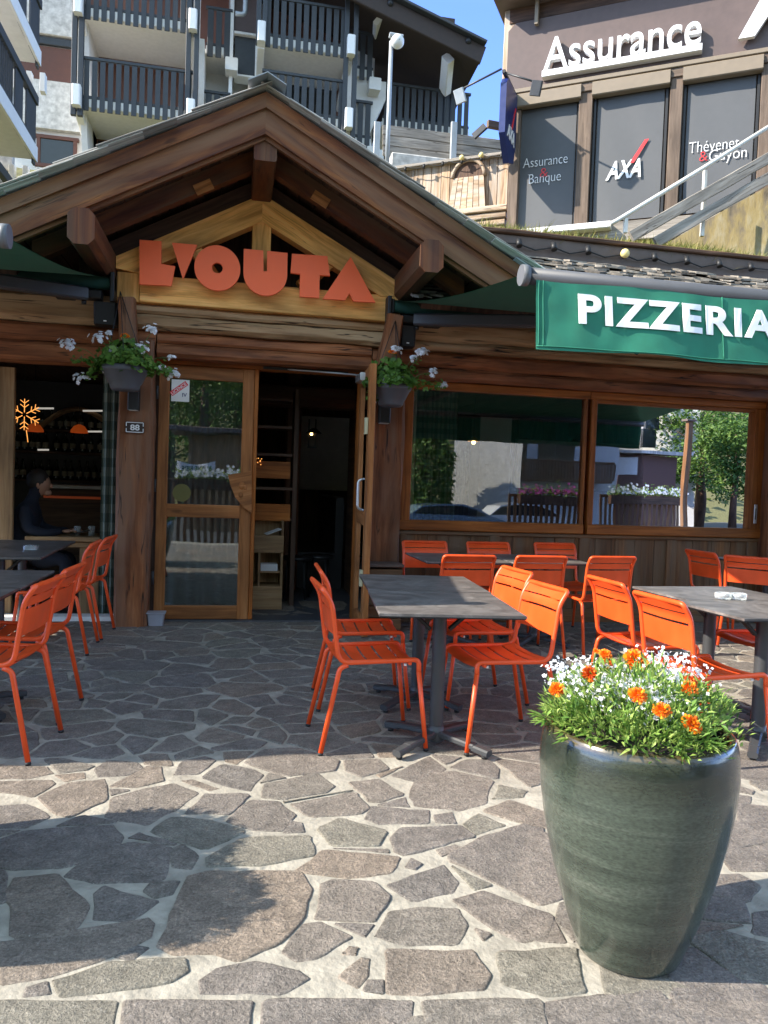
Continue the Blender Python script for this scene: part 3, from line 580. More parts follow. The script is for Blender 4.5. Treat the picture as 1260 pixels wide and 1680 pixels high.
# tall dry grass on the slope above the lower wall
b=MB(); g2=random.Random(3)
for k in range(15000):
    x=g2.uniform(2.2,9.5); y=8.72+abs(g2.gauss(0,1.5))
    if y>14: continue
    z=hz(x,y); h=g2.uniform(.08,.30)*(1.25 if g2.random()<.15 else .8); a=g2.uniform(0,6.28); dx,dy=math.cos(a)*.010,math.sin(a)*.010; lx,ly=g2.gauss(0,.06),g2.gauss(0,.06)
    i=b.add([(x-dx,y-dy,z-.02),(x+dx,y+dy,z-.02),(x+lx*.5+dx*.7,y+ly*.5+dy*.7,z+h*.6),(x+lx*.5-dx*.7,y+ly*.5-dy*.7,z+h*.6),(x+lx*1.3,y+ly*1.3,z+h)])
    b.face((i,i+1,i+2,i+3)); b.face((i+3,i+2,i+4))
for k in range(16000):
    x=g2.uniform(2.6,9.5); y=8.70+g2.random()**1.5*1.9; z=hz(x,y); h=g2.uniform(.10,.30); a=g2.uniform(0,6.28); dx,dy=math.cos(a)*.011,math.sin(a)*.011; lx,ly=g2.gauss(0,.09),g2.gauss(0,.07)
    i=b.add([(x-dx,y-dy,z-.02),(x+dx,y+dy,z-.02),(x+lx*.4+dx*.8,y+ly*.4+dy*.8,z+h*.6),(x+lx*.4-dx*.8,y+ly*.4-dy*.8,z+h*.6),(x+lx*1.3,y+ly*1.3,z+h)])
    b.face((i,i+1,i+2,i+3)); b.face((i+3,i+2,i+4))
tag(b.build('dry_grass',M['lawn']),'tall dry yellow grass growing on the bank below the grey window blinds','grass',kind='stuff')
# ================================================================== RESTAURANT
RB=thing('restaurant_building','low brown timber restaurant with a gabled entrance porch and wide front windows','building',(0,7.2,0))
def bm_(name,mat,fn,label=None,parent=RB):
    b=MB(); fn(b); return b.build(name,M[mat] if isinstance(mat,str) else mat,parent,label)
# posts
bm_('post','wood_post',lambda b:b.box(-1.0,-.71,6.98,7.25,-.01,2.52,c=.025,seg=14,jit=.022),'hewn post split by long dark cracks')
bm_('post','wood_post',lambda b:b.box(1.245,1.56,6.98,7.25,-.01,2.30,c=.02,seg=14,jit=.018))
bm_('post','wood_post',lambda b:b.box(5.52,5.85,7.02,7.3,-.01,2.35,c=.02,seg=10,jit=.015))
bm_('post_bracket','wood_post',lambda b:b.prism((-.895,6.86,2.42),(-.925,6.82,2.83),.135,.22,(0,1,0),.02,8,.025))
bm_('post_bracket','wood_post',lambda b:b.prism((1.34,6.86,2.36),(1.40,6.82,2.86),.17,.22,(0,1,0),.03,8,.03))
# log beams
bm_('log_beam','wood_log',lambda b:b.box(-3.9,-1.0,7.02,7.3,2.63,2.89,c=.05,seg=20,jit=.02))
bm_('log_beam','wood_log',lambda b:(b.box(-.99,1.36,6.99,7.28,2.755,2.83,c=.02,seg=16,jit=.02),b.box(-.99,1.36,6.995,7.28,2.62,2.75,c=.035,seg=18,jit=.025)))
bm_('log_beam','wood_log',lambda b:(b.box(1.37,7.4,6.98,7.28,2.70,2.90,c=.04,seg=34,jit=.025),b.box(1.37,7.4,6.985,7.28,2.615,2.70,c=.03,seg=34,jit=.02)))
bm_('lintel_log','wood_log2',lambda b:(b.box(-3.9,-.70,7.06,7.36,2.47,2.62,c=.03,seg=20,jit=.018),b.box(-3.9,-.71,7.065,7.36,2.30,2.465,c=.03,seg=20,jit=.018)))
bm_('lintel_log','wood_log2',lambda b:(b.box(-.69,1.24,7.06,7.36,2.52,2.615,c=.02,seg=14,jit=.016),b.box(-.69,1.24,7.055,7.36,2.40,2.515,c=.03,seg=14,jit=.018)))
bm_('lintel_log','wood_log2',lambda b:(b.box(1.25,7.4,7.06,7.36,2.465,2.61,c=.035,seg=34,jit=.02),b.box(1.25,7.4,7.07,7.36,2.345,2.46,c=.03,seg=34,jit=.02)))
# light truss on the gable
def zt(x,z0): return z0
TY0,TY1=6.93,7.09
bm_('tie_beam','wood_light',lambda b:(b.box(-.83,1.47,TY0,TY1,2.835,3.07,c=.006,seg=6,jit=.003),b.box(-1.02,-.835,TY0+.008,TY1,2.835,3.075,c=.006)))
ap=(.19,3.855)
def raf(b,xe,ze,th=.21):
    dx,dz=xe-ap[0],ze-ap[1]; L=math.hypot(dx,dz); nx,nz=(dz/L,-dx/L)
    if nz>0: nx,nz=-nx,-nz
    p=[(ap[0],ap[1]),(xe,ze),(xe+nx*th*.9,ze+nz*th*.9) if False else (xe+(.0 if True else 0),ze-.10),(xe-math.copysign(.19,dx),ze-.125),(ap[0],ap[1]-th/abs(dx/L))]
    b.poly([(x,TY0-.012,z) for x,z in p],(0,.14,0))
bm_('truss_rafter','wood_light',lambda b:raf(b,-1.03,3.20)); bm_('truss_rafter','wood_light',lambda b:raf(b,1.475,3.175))
bm_('king_post','wood_light',lambda b:b.box(.11,.275,TY0+.004,TY1,3.075,3.62,c=.004))
bm_('truss_strut','wood_light',lambda b:b.prism((-.20,TY0+.07,3.09),(-.47,TY0+.07,3.46),.11,.11,(0,1,0),.004)); bm_('truss_strut','wood_light',lambda b:b.prism((.55,TY0+.07,3.09),(.93,TY0+.07,3.44),.11,.11,(0,1,0),.004))
bm_('gable_dark_backing','wood_intdark',lambda b:[b.box(-1.9+i*.2,-1.698+i*.2,7.62,7.66,2.85,max(2.9,4.05-abs(-1.8+i*.2-.17)*.535),c=.003) for i in range(21)])  # dark boards added to stand for the shaded open space behind the truss
# gable roof: rake boards, soffit, purlins, shingles
RX,RZ,SL=.17,4.27,.535
RYF=6.0; cosr=1/math.hypot(1,SL)
def rk(sgn,s,dn):     # point at horizontal distance s from ridge, dn below roof line
    return (RX+sgn*s, RZ-SL*s-dn)
def rake(b,sgn,s1,d0,d1,y0,y1):
    a=rk(sgn,0,d0); c=rk(sgn,s1,d0); d=rk(sgn,s1,d1); e=rk(sgn,0,d1)
    n=24; top=[];bot=[]
    # built as a jointed board so that the edge can wander a little
    b.poly([(p[0],y0,p[1]) for p in (a,c,d,e)],(0,y1-y0,0))
for sg in (-1,1):
    S=2.17
    bm_('rake_board','wood_rake',lambda b:rake(b,sg,S,.0,.115,5.955,6.03))
    bm_('rake_board','wood_rake',lambda b:rake(b,sg,S,.115,.30,5.985,6.06))
    bm_('rake_board','wood_rake',lambda b:rake(b,sg,S-.25,.30,.33,6.02,6.06))
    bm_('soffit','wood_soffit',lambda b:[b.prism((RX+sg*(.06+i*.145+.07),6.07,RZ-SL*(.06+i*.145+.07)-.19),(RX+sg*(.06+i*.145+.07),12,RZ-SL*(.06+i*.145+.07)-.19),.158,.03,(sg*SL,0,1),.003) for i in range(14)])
    bm_('inner_rafter','wood_dark',lambda b:rake(b,sg,1.75,.10,.37,6.42,6.52),'inner rafter in brown wood with a pale repaired patch' if sg>0 else None)
    bm_('inner_rafter','wood_soffit',lambda b:rake(b,sg,1.5,.27,.50,6.95,7.05))
for px_c,py_c,sgp in ((334,307,-1),(526,327,1)):
    qp=P(px_c,py_c,6.413); bm_('repair_patch','wood_door',lambda b:b.prism((qp.x-.065,6.413,qp.z+.065*SL*sgp),(qp.x+.065,6.413,qp.z-.065*SL*sgp),.012,.085,(0,0,1),.001))
bm_('ridge_beam','wood_dark',lambda b:b.box(.09,.265,6.04,12,3.79,4.03,c=.012,seg=4,axis=1))
bm_('purlin','wood_dark',lambda b:b.box(-1.225,-1.035,5.93,9,3.0,3.26,c=.045,axis=1))
bm_('purlin','wood_dark',lambda b:b.box(1.405,1.595,5.93,9,3.03,3.285,c=.045,axis=1))
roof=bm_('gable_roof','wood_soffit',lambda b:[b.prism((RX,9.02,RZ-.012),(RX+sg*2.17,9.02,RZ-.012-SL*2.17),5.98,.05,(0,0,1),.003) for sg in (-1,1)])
def courses(b,sg):
    k=0; s=.0
    while s<2.2:
        y=5.885
        wd=.52
        for row in range(30):
            yw=rnd.uniform(.16,.30); e=rnd.uniform(-.035,.03) if row==0 else rnd.uniform(-.02,.02); t=rnd.uniform(.006,.011)
            ls=s-.06; le=min(s+wd+e,2.30)
            zo=.026+rnd.uniform(0,.006)
            y0=y+(rnd.uniform(-.05,.03) if row==0 else 0)
            p0=(RX+sg*ls,(y0+y+yw)/2,RZ-SL*ls+zo-.006); p1=(RX+sg*le,(y0+y+yw)/2,RZ-SL*le+zo+.022)
            b.prism(p0,p1,(y+yw-y0)-.006,t,(0,0,1),.003)
            y+=yw
            if y>(8.2 if s<3 else 6): break
        s+=.235
for sg in (-1,1):
    b=MB(); courses(b,sg); b.build('shingle_course',M['shingle'],roof)
b=MB()
for sg in (-1,1): b.poly([(RX,5.80,RZ+.065),(RX+sg*.14,5.80,RZ+.065-.14*SL),(RX+sg*.14,9,RZ+.065-.14*SL),(RX,9,RZ+.065)],(0,0,.006))
b.build('ridge_cap',M['galv'],roof)
# eave end: metal valley flashing right of the gable
bm_('flashing','galv',lambda b:b.prism((RX+2.02,6.0,RZ-SL*2.02+.01),(RX+2.30,6.0,RZ-SL*2.30+.01),.22,.012,(0,0,1),.002))
# wing roof of flat stones, right and left of the gable
def stoneroof(x0,x1):
    b=MB()
    for row in range(17):
        y=6.60+row*.105; z=2.985+row*.060; x=x0+rnd.uniform(-.1,0)
        while x<x1:
            L=rnd.uniform(.07,.30); t=rnd.uniform(.010,.026); d=rnd.uniform(.16,.24)
            q=[(x,y+rnd.uniform(-.05,.04)),(x+L*.5,y+rnd.uniform(-.06,.03)),(x+L,y+rnd.uniform(-.05,.04)),(x+L-.01,y+d),(x+.01,y+d)]
            zz=z+rnd.uniform(0,.026); tl=rnd.uniform(.25,.42); sk_=rnd.uniform(-.05,.05)
            b.poly([(a,c,zz+(c-y)*tl+(a-x)*sk_+rnd.uniform(-.003,.003)) for a,c in q],(0,0,t)); x+=L*.93
    return b
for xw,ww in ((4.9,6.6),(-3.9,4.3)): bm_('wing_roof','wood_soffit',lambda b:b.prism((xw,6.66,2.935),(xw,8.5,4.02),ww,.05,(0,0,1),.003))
stoneroof(1.55,8.2).build('stone_tiles',M['stone'],RB); stoneroof(-5.4,-2.1).build('stone_tiles',M['stone'],RB)
# wall below the windows
def panel(b):
    for i in range(17):
        x=1.66+i*.222
        b.box(x,x+.219,7.215,7.245,.10,.90,c=.004,seg=3,jit=.002,axis=2)
bm_('panel_wall','wood_panel',panel)
for x,w_ in ((1.60,.07),(2.52,.10),(3.475,.12),(4.46,.11),(5.40,.12)): bm_('panel_stile','wood_panel',lambda b:b.box(x,x+w_,7.19,7.225,.1,.86,c=.006,axis=2))
bm_('panel_rail','wood_panel',lambda b:(b.box(1.56,5.55,7.185,7.222,.86,.895,c=.006),b.box(1.56,5.55,7.185,7.222,.0,.14,c=.006),b.box(5.52,9,7.2,7.3,0,2.4,c=.01)))
# windows
WIN=[(1.60,3.475,1.69,3.48),(3.56,5.52,3.60,5.40)]
for k,(x0,x1,g0,g1) in enumerate(WIN):
    fr=MB(); 
    fr.box(x0-.04,x1+.04,7.17,7.30,2.27,2.345,c=.008,seg=6,jit=.002); fr.box(x0-.02,x1+.02,7.165,7.30,.90,1.0,c=.01,seg=6,jit=.002)
    fr.box(x0-.02,g0,7.175,7.295,1.0,2.268,c=.008,axis=2); fr.box(g1,x1+.02,7.175,7.295,1.0,2.268,c=.008,axis=2)
    if k==1: fr.box(3.60,5.40,7.19,7.29,2.235,2.268,c=.004)
    wn=fr.build('window',M['wood_frame'],RB)
    p=MB(); p.box(g0-.005,g1+.005,7.235,7.243,.995,2.272,c=0); p.build('pane',M['glass'],wn)
b=MB(); b.box(5.44,5.475,7.165,7.175,1.06,1.26,c=.003); b.box(5.452,5.463,7.163,7.166,1.10,1.22,c=.001,mi=1); b.build('flush_handle',[M['alu'],M['black']],RB)
# closed door leaf
DX0,DX1,DY=-.685,.175,7.27
d=MB()
d.box(DX0,DX0+.095,DY,DY+.06,.015,2.36,c=.006,axis=2); d.box(DX1-.105,DX1,DY,DY+.06,.015,2.36,c=.006,axis=2)
d.box(DX0+.095,DX1-.105,DY+.003,DY+.057,2.24,2.36,c=.005); d.box(DX0+.095,DX1-.105,DY+.003,DY+.057,.965,1.085,c=.005); d.box(DX0+.095,DX1-.105,DY+.003,DY+.057,.015,.14,c=.005)
door=d.build('door',M['wood_door'],RB,'closed glazed door leaf')
p=MB(); p.box(DX0+.09,DX1-.10,DY+.026,DY+.034,1.08,2.245,c=0); p.box(DX0+.09,DX1-.10,DY+.026,DY+.034,.135,.97,c=0); p.build('pane',M['glass'],door)
b=MB(); b.poly([P(x,y,DY-.045) for x,y in ((374,779),(400,775),(413,772),(413,842),(399,832),(386,816),(378,796))],(0,.04,0))
for (x,y,r) in ((397,797,.03),(402,800,.018),(395,812,.022)): b.sphere(P(x,y,DY-.045),r,10,6,sc3=(1,.3,1.2))
b.build('carved_handle',M['wood_door'],door,'carved wooden head shaped door pull')
b=MB()
for z in (.4,1.25,2.1): b.tube([(DX0-.012,DY-.01,z-.06),(DX0-.012,DY-.01,z+.06)],.011,8)
b.build('hinge',M['anthracite'],door)
# stickers
st=MB(); st.box(-.575,-.415,DY+.018,DY+.0215,2.03,2.23,c=0); sk=st.build('licence_sticker',M['white_paint'],door)
b=MB(); a=V((-.565,DY+.0165,2.075)); c=V((-.425,DY+.0165,2.185)); dv=(c-a).normalized(); up=V((-dv.z,0,dv.x))
b.poly([a-up*.0+V((0,0,0)),c,c+up*.045,a+up*.045],(0,-.0008,0)); b.build('red_band',M['red'],sk)
text_obj('licence_text','LICENCE',M['white_print'],sk,frame(a+up*.008+dv*.008+V((0,-.0012,0)),dv,up),.042,.0006,.0003,width=.16)
text_obj('numeral_text','IV',M['navy'],sk,frame((-.48,DY+.016,2.075),(1,0,0),(0,0,1)),.05,.0008,.0003)
text_obj('footer_text','www',M['black'],sk,frame((-.53,DY+.016,2.045),(1,0,0),(0,0,1)),.022,0,.0003,width=.09) if False else None
b=MB(); b.tube([(-.46,DY+.018,1.19),(-.46,DY+.0215,1.19)],.082,24); b.build('round_sticker',plain('olive_sticker',(.13,.12,.03),.6),door)
# frame of the doorway
bm_('door_frame','wood_frame',lambda b:(b.box(.178,.215,7.28,7.40,.0,2.40,c=.004,axis=2),b.box(1.17,1.25,7.27,7.42,.0,2.40,c=.006,axis=2),b.box(-.71,1.25,7.275,7.40,2.365,2.41,c=.005)))
bm_('threshold','int_floor',lambda b:b.box(-.7,1.25,7.22,7.5,-.012,.012,c=.003))
bm_('opening_sill','white_paint',lambda b:b.box(-3.9,-1.0,7.25,7.42,-.012,.04,c=.004))
# open leaf, swung out towards the terrace
OX=1.17; oy1=7.27; oy0=6.43
ang=math.atan2(GZ(585,1046).x-1.19,.84)
def OL(u,n_,z): # u from hinge to free edge
    return V((1.20-.05*u/.84+n_,oy1-u,z))
d=MB()
def ob(u0,u1,z0,z1,t=.055,ax=None):
    if (z1-z0)>(u1-u0): d.prism(OL((u0+u1)/2,0,z0),OL((u0+u1)/2,0,z1),t,u1-u0,(0,1,0),.005)
    else: d.prism(OL(u0,0,(z0+z1)/2),OL(u1,0,(z0+z1)/2),t-.006,z1-z0,(0,0,1),.005)
ob(0,.10,.015,2.36); ob(.74,.84,.015,2.36); ob(.10,.74,2.24,2.36); ob(.10,.74,.965,1.085); ob(.10,.74,.015,.14)
door2=d.build('door',M['wood_door'],RB,'open glazed door leaf swung outwards')
p=MB(); p.prism(OL(.095,0,1.66),OL(.745,0,1.66),.008,1.17,(0,0,1),0); p.prism(OL(.095,0,.55),OL(.745,0,.55),.008,.83,(0,0,1),0); p.build('pane',M['glass'],door2)
b=MB(); b.tube(fillet([OL(.70,-.03,1.10),OL(.70,-.085,1.12),OL(.70,-.085,1.36),OL(.70,-.03,1.38)],.03),.011,8); b.build('pull_handle',M['alu'],door2)
for z in (1.83,.52):
    b=MB(); b.box(*(lambda q:(q.x-.045,q.x-.02,q.y-.03,q.y+.03,z-.07,z+.07))(OL(.80,-.01,z)),c=.004); b.build('door_catch',plain('cream_catch',(.5,.46,.28),.5),door2)
b=MB(); q=OL(.30,-.05,2.30); b.box(q.x-.03,q.x+.03,q.y-.13,q.y+.13,2.27,2.34,c=.006); b.tube([OL(.2,-.06,2.345),V((.72,7.22,2.375)),V((.45,7.25,2.38))],.008,6); b.build('door_closer',M['alu'],door2)
b=MB(); b.box(.25,1.05,7.24,7.262,2.37,2.395,c=.003); b.build('closer_rail',M['black'],RB)
# ------------------------------------------------ interior shell
bm_('interior_floor','int_floor',lambda b:b.box(-6,8.5,7.42,13.2,-.05,.0,c=0))
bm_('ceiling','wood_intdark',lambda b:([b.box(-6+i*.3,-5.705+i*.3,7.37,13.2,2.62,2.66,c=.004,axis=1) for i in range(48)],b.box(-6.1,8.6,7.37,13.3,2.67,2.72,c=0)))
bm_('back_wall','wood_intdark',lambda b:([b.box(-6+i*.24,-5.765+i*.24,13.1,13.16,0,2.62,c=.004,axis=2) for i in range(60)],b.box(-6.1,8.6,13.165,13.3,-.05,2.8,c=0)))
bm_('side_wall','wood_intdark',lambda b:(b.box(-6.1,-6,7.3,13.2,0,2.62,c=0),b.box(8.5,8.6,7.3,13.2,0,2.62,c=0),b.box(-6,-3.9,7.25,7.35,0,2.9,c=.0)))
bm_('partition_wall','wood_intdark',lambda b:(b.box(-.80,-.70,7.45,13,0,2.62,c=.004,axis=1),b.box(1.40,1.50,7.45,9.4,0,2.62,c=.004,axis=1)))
for q_ in ((.95,2.6,12.5,12.6,1.2,2.4),(4.0,8.2,10.4,10.5,1.35,2.05),(3.3,3.75,10.0,10.4,.9,2.3)): bm_('interior_white_wall','int_white',lambda b:b.box(*q_,c=0))
bm_('interior_beam','wood_dark',lambda b:(b.box(-.7,1.4,9.0,9.2,2.2,2.45,c=.02),b.box(.62,.8,9.3,9.5,0,2.62,c=.02,axis=2),b.box(2.35,2.55,8.9,9.1,0,2.62,c=.02,axis=2)))
# side panel left of the dining opening
bm_('folding_panel','wood_int',lambda b:(b.box(-2.6,-1.955,7.45,7.50,.02,2.27,c=.006,axis=2)))
# ================================================================== APARTMENT BLOCK (behind, left)
AY=20.0
AB=thing('apartment_building','cream apartment block with slate blue slatted balconies standing above the timber roof','building',(-1.0,AY,8.6))
def ax(px,py=150,Y=AY): return P(px,py,Y).x
def az(px,py,Y=AY): return P(px,py,Y).z
xA0,xA1,xA2=ax(135,150),ax(316,150),ax(376,150)
xB0,xB1,xC1=ax(432,100),ax(568,100),ax(622,100)
zA2=az(220,184); zA1=az(220,36); zB1=az(500,80); zB2=az(500,200); zTop=zA1+2.9
DEP=1.9
def balcony(x0,x1,y,z,h=1.12,slat=.118,gap=.062,railparent=AB,skirt=True,tag_=None):
    """slab with white edge, slats on the outside, top rail"""
    s=MB(); s.box(x0-.02,x1+.02,y+.06,y+DEP,z-.02,z+.12,c=.01); slab=s.build('balcony_slab',M['cream'],railparent)
    e=MB(); e.box(x0,x1,y+.03,y+.058,z-.0,z+.2,c=.004); e.build('slab_edge',M['white_paint'],slab)
    r=MB(); n=int((x1-x0)/(slat+gap)); st=(x1-x0)/n
    for i in range(n): r.box(x0+i*st+gap/2,x0+(i+1)*st-gap/2,y-.012+rnd.uniform(-.003,.003),y+.012,z-.10+rnd.uniform(-.008,.008),z+h-.02,c=.004,axis=2)
    r.box(x0-.02,x1+.02,y-.03,y+.05,z+h-.01,z+h+.06,c=.006); r.box(x0,x1,y+.015,y+.05,z+.2,z+.27,c=.003)
    r.build('railing',M['slat_blue'],railparent)
for (x0,x1,z) in ((xA0,xA1,zA2),(xA0,xA1,zA1),(xB0,xB1,zB1),(xB0,xB1,zB2)): balcony(x0,x1,AY,z)
# short side units, set back a little
for (x0,x1,z,y) in ((xA1+.25,xA2,zA2+.02,AY+.9),(xA1+.25,xA2,zA1,AY+.9),(xB1+.25,xC1,zB1,AY+.9),(xB1+.25,xC1,zB2,AY+.9)): balcony(x0,x1,y,z)
xD1=ax(770,190,AY+1.2); zD=az(700,214,AY+1.2); balcony(ax(628,190,AY+1.2),xD1,AY+1.2,zD)
# walls behind the balconies
WY=AY+DEP
b=MB(); b.box(ax(40,200,WY)-6,xC1+.2,WY,WY+.3,6.5,zTop+6,c=0); b.build('wall',M['cream'],AB)
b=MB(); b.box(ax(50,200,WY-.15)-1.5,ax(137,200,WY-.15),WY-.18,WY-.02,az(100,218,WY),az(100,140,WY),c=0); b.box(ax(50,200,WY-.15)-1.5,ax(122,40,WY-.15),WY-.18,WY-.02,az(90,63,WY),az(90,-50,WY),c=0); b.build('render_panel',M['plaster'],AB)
def opening(x0,x1,z0,z1,mat,frame_=True,name='shutter'):
    b=MB(); b.box(x0,x1,WY-.06,WY-.02,z0,z1,c=0); o=b.build(name,M[mat],AB)
    if frame_:
        f=MB(); t=.09
        f.box(x0-t,x1+t,WY-.10,WY-.012,z1,z1+t,c=.005); f.box(x0-t,x1+t,WY-.10,WY-.012,z0-t,z0,c=.005)
        k=max(1,int((x1-x0)/1.1))
        for i in range(k+1):
            x=x0+(x1-x0)*i/k; f.box(x-t/2,x+t/2,WY-.10,WY-.012,z0,z1,c=.005,axis=2)
        f.build('window_frame',M['shutter'],o)
opening(ax(50,100,WY)-1,ax(120,100,WY),az(90,137,WY),az(90,80,WY),'shutter',False)
b=MB(); b.box(ax(50,100,WY)-1,ax(122,100,WY),WY-.12,WY-.02,az(90,78,WY),az(90,66,WY),c=.01); b.build('shutter_box',M['slat_blue'],AB)
opening(ax(150,100,WY),ax(306,100,WY),zA2+.12,az(220,86,WY),'shutter',False)
b=MB(); b.box(ax(150,100,WY),ax(306,100,WY),WY-.16,WY-.02,az(220,86,WY),az(220,70,WY),c=.01); b.build('shutter_box',M['slat_blue'],AB)
opening(ax(150,0,WY),ax(306,0,WY),zA1+.12,zA1+2.1,'shutter',False)
opening(ax(64,250,WY),ax(124,250,WY),az(95,272,WY),az(95,231,WY),'win_dark',True,'window'); opening(ax(158,250,WY),ax(240,250,WY),az(200,300,WY),az(200,237,WY),'win_dark',True,'window')
opening(ax(330,0,WY),ax(376,0,WY),zA1+.12,zA1+2.1,'shutter',False)
opening(ax(435,140,WY),ax(553,140,WY),zB2+.12,az(500,132,WY),'win_dark',True,'window'); opening(ax(440,0,WY),ax(560,0,WY),zB1+.12,az(500,8,WY),'shutter',False)
b=MB(); b.box(ax(430,0,WY),ax(565,0,WY),WY-.4,WY-.02,az(500,8,WY),az(500,-8,WY),c=.02); b.build('awning_box',M['slat_blue'],AB)
# recessed bay between the two balcony stacks
b=MB(); b.box(ax(384,120,AY+1),ax(420,120,AY+1),AY+1.0,AY+1.1,az(400,122,AY+1),az(400,58,AY+1),c=.003); b.build('blue_panel',M['slat_blue'],AB)
b=MB(); b.box(ax(384,20,AY+1),ax(422,20,AY+1),AY+1.0,AY+1.1,az(400,52,AY+1),az(400,-60,AY+1),c=.003); b.build('plum_panel',M['plum'],AB)
b=MB(); b.box(ax(378,20,AY+.8),ax(384,20,AY+.8),AY+.9,WY,6.5,zTop+4,c=.005,axis=2); b.box(ax(421,20,AY+.8),ax(429,20,AY+.8),AY+.9,WY,6.5,zTop+4,c=.005,axis=2); b.build('pier',M['white_paint'],AB)
b=MB(); b.box(ax(384,126,AY+.9),ax(422,126,AY+.9),AY+.88,AY+1.3,az(400,126,AY+.9),az(400,123,AY+.9),c=.003); b.build('slab_edge',M['cream'],AB); b=MB(); b.box(ax(384,58,AY+.9),ax(422,58,AY+.9),AY+.88,AY+1.3,az(400,57,AY+.9),az(400,53,AY+.9),c=.003); b.build('slab_edge',M['cream'],AB)
b=MB(); q=P(398,24,AY+.3); b.tube(fillet([V((ax(386,26,AY+.3),AY+.3,q.z)),V((ax(402,26,AY+.3),AY+.3,q.z)),V((ax(402,26,AY+.3),AY+.3,q.z+.9))],.12),.06,8); b.build('flue_pipe',M['galv'],AB)
b=MB(); q=P(498,121,WY-.1); b.sphere(q,.13,10,6,sc3=(1,.6,.8)); b.build('wall_lamp',M['black'],AB)
# pairs of slate posts with white corbels between balconies
for (pa,pb,zl) in ((121,132,(zA1,zA2)),(308,321,(zA1,zA2)),(567,582,(zB1,zB2)),(422,432,(zB1,))):
    for p in (pa,pb):
        b=MB(); x=ax(p,120,AY-.1); b.box(x-.06,x+.06,AY-.12,AY,(zl[-1]-.28) if pa!=422 else zB1-.1,zTop+2,c=.008,axis=2); b.build('post',M['slat_blue'],AB)
    x=ax((pa+pb)/2,120,AY-.2)
    for z in zl:
        b=MB(); b.box(x-.10,x+.10,AY-.32,AY+.1,z-.12,z+.36,c=.03,axis=2); b.prism((x,AY,z-.05),(x,WY,z-.5),.18,.25,(0,0,1),.01); b.build('corbel',M['white_paint'],AB)
# fin walls under the balconies
for x,z in ((xA0-.1,zA1),(xA1+.1,zA1),(xB1+.12,zA1),(xA0-.1,zA2)):
    b=MB(); b.poly([(x,AY+.3,z),(x,WY,z),(x,WY,z-2.9),(x,WY-.45,z-2.7)],(.14,0,0)); b.build('fin_wall',M['cream'],AB)
for (pxx,zz) in ((380,zA1-.35),(380,zA2-.2),(616,zB1-.3),(616,zB2-.3)):
    b=MB(); x=ax(pxx,100,AY+.7); b.box(x-.16,x+.16,AY+.6,AY+1.0,zz-.16,zz+.16,c=.02); b.build('beam_end',M['cream'],AB)
for (pxx,zz) in ((600,zB1),(600,zB2)):
    b=MB(); x0=ax(594,100,AY+.9); x1=ax(636,100,AY+.9); b.poly([(x1,AY+1.0,zz-.02),(x1,AY+1.0,zz-.5),(x0,AY+1.0,zz-2.1),(xB1+.15,AY+1.0,zz-2.1),(xB1+.15,AY+1.0,zz-.02)],(0,.7,0)); b.build('bracket_wall',M['cream'],AB)
# brown end bay with the big sloping roof
EY=AY+3.4
b=MB(); b.box(xC1-.6,ax(742,150,EY),EY,EY+.3,az(700,290,EY),az(680,20,EY),c=0); b.build('clad_wall',M['dark_wall'],AB)
b=MB(); b.box(ax(690,170,EY-.1),ax(728,170,EY-.1),EY-.1,EY-.02,az(700,215,EY),az(700,163,EY),c=.0); o=b.build('window',M['win_dark'],AB)
b=MB(); b.box(ax(686,160,EY-.1),ax(733,160,EY-.1),EY-.14,EY-.02,az(700,162,EY),az(700,156,EY),c=.004); b.box(ax(730,170,EY-.1),ax(737,170,EY-.1),EY-.14,EY-.02,az(700,225,EY),az(700,157,EY),c=.004,axis=2); b.build('window_frame',M['cream'],o)
RY0=AY-.4
ra=P(596,-6,RY0); rb=P(792,92,RY0); rbk=P(766,146,EY+.6)
b=MB(); rl=V((ra.x-9,RY0,ra.z+(ra.x-(ra.x-9))*(ra.z-rb.z)/(rb.x-ra.x)))
b.prism(rl,(rb.x,RY0,rb.z),.12,.46,(0,0,1),.02,4); o_=b.build('bargeboard',M['dark_wall'],AB)
b=MB(); th=V((0,0,-.12)); b.poly([rl+V((0,.06,.1)),V((rb.x,RY0+.06,rb.z+.1)),V((rb.x+.3,EY+4,rb.z+.1)),rl+V((.3,EY+4-RY0,.1))],th); b.build('roof',M['dark_wall'],AB)
b=MB(); b.prism(rl+V((0,-.07,.27)),(rb.x+.04,RY0-.07,rb.z+.27),.3,.07,(0,0,1),.01); b.build('roof_edge',M['slat_blue'],AB)
for pxx,pyy in ((640,12),(768,74)):
    b=MB(); q=P(pxx,pyy,RY0-.05); b.sphere(q+V((0,0,.1)),.09,8,6); b.build('roof_stud',M['black'],AB)
for p0,p1,t in (((735,95),(730,150),.22),((621,32),(619,60),.14)):
    b=MB(); q0=P(*p0,RY0+.5); q1=P(*p1,RY0+1.6); b.prism(q0,q1,t,.3,(0,1,0),.02); b.build('roof_bracket',M['white_paint'],AB)
for p in (728,737):
    b=MB(); x=ax(p,150,AY+1.9); b.box(x-.055,x+.055,AY+1.85,AY+1.97,zB2-.3,az(740,80,AY+1.9),c=.006,axis=2); b.build('post',M['slat_blue'],AB)
b=MB(); x=ax(731,220,AY+1.8); b.box(x-.1,x+.1,AY+1.7,AY+1.85,zB2-.1,zB2+.3,c=.03,axis=2); b.build('corbel',M['white_paint'],AB)
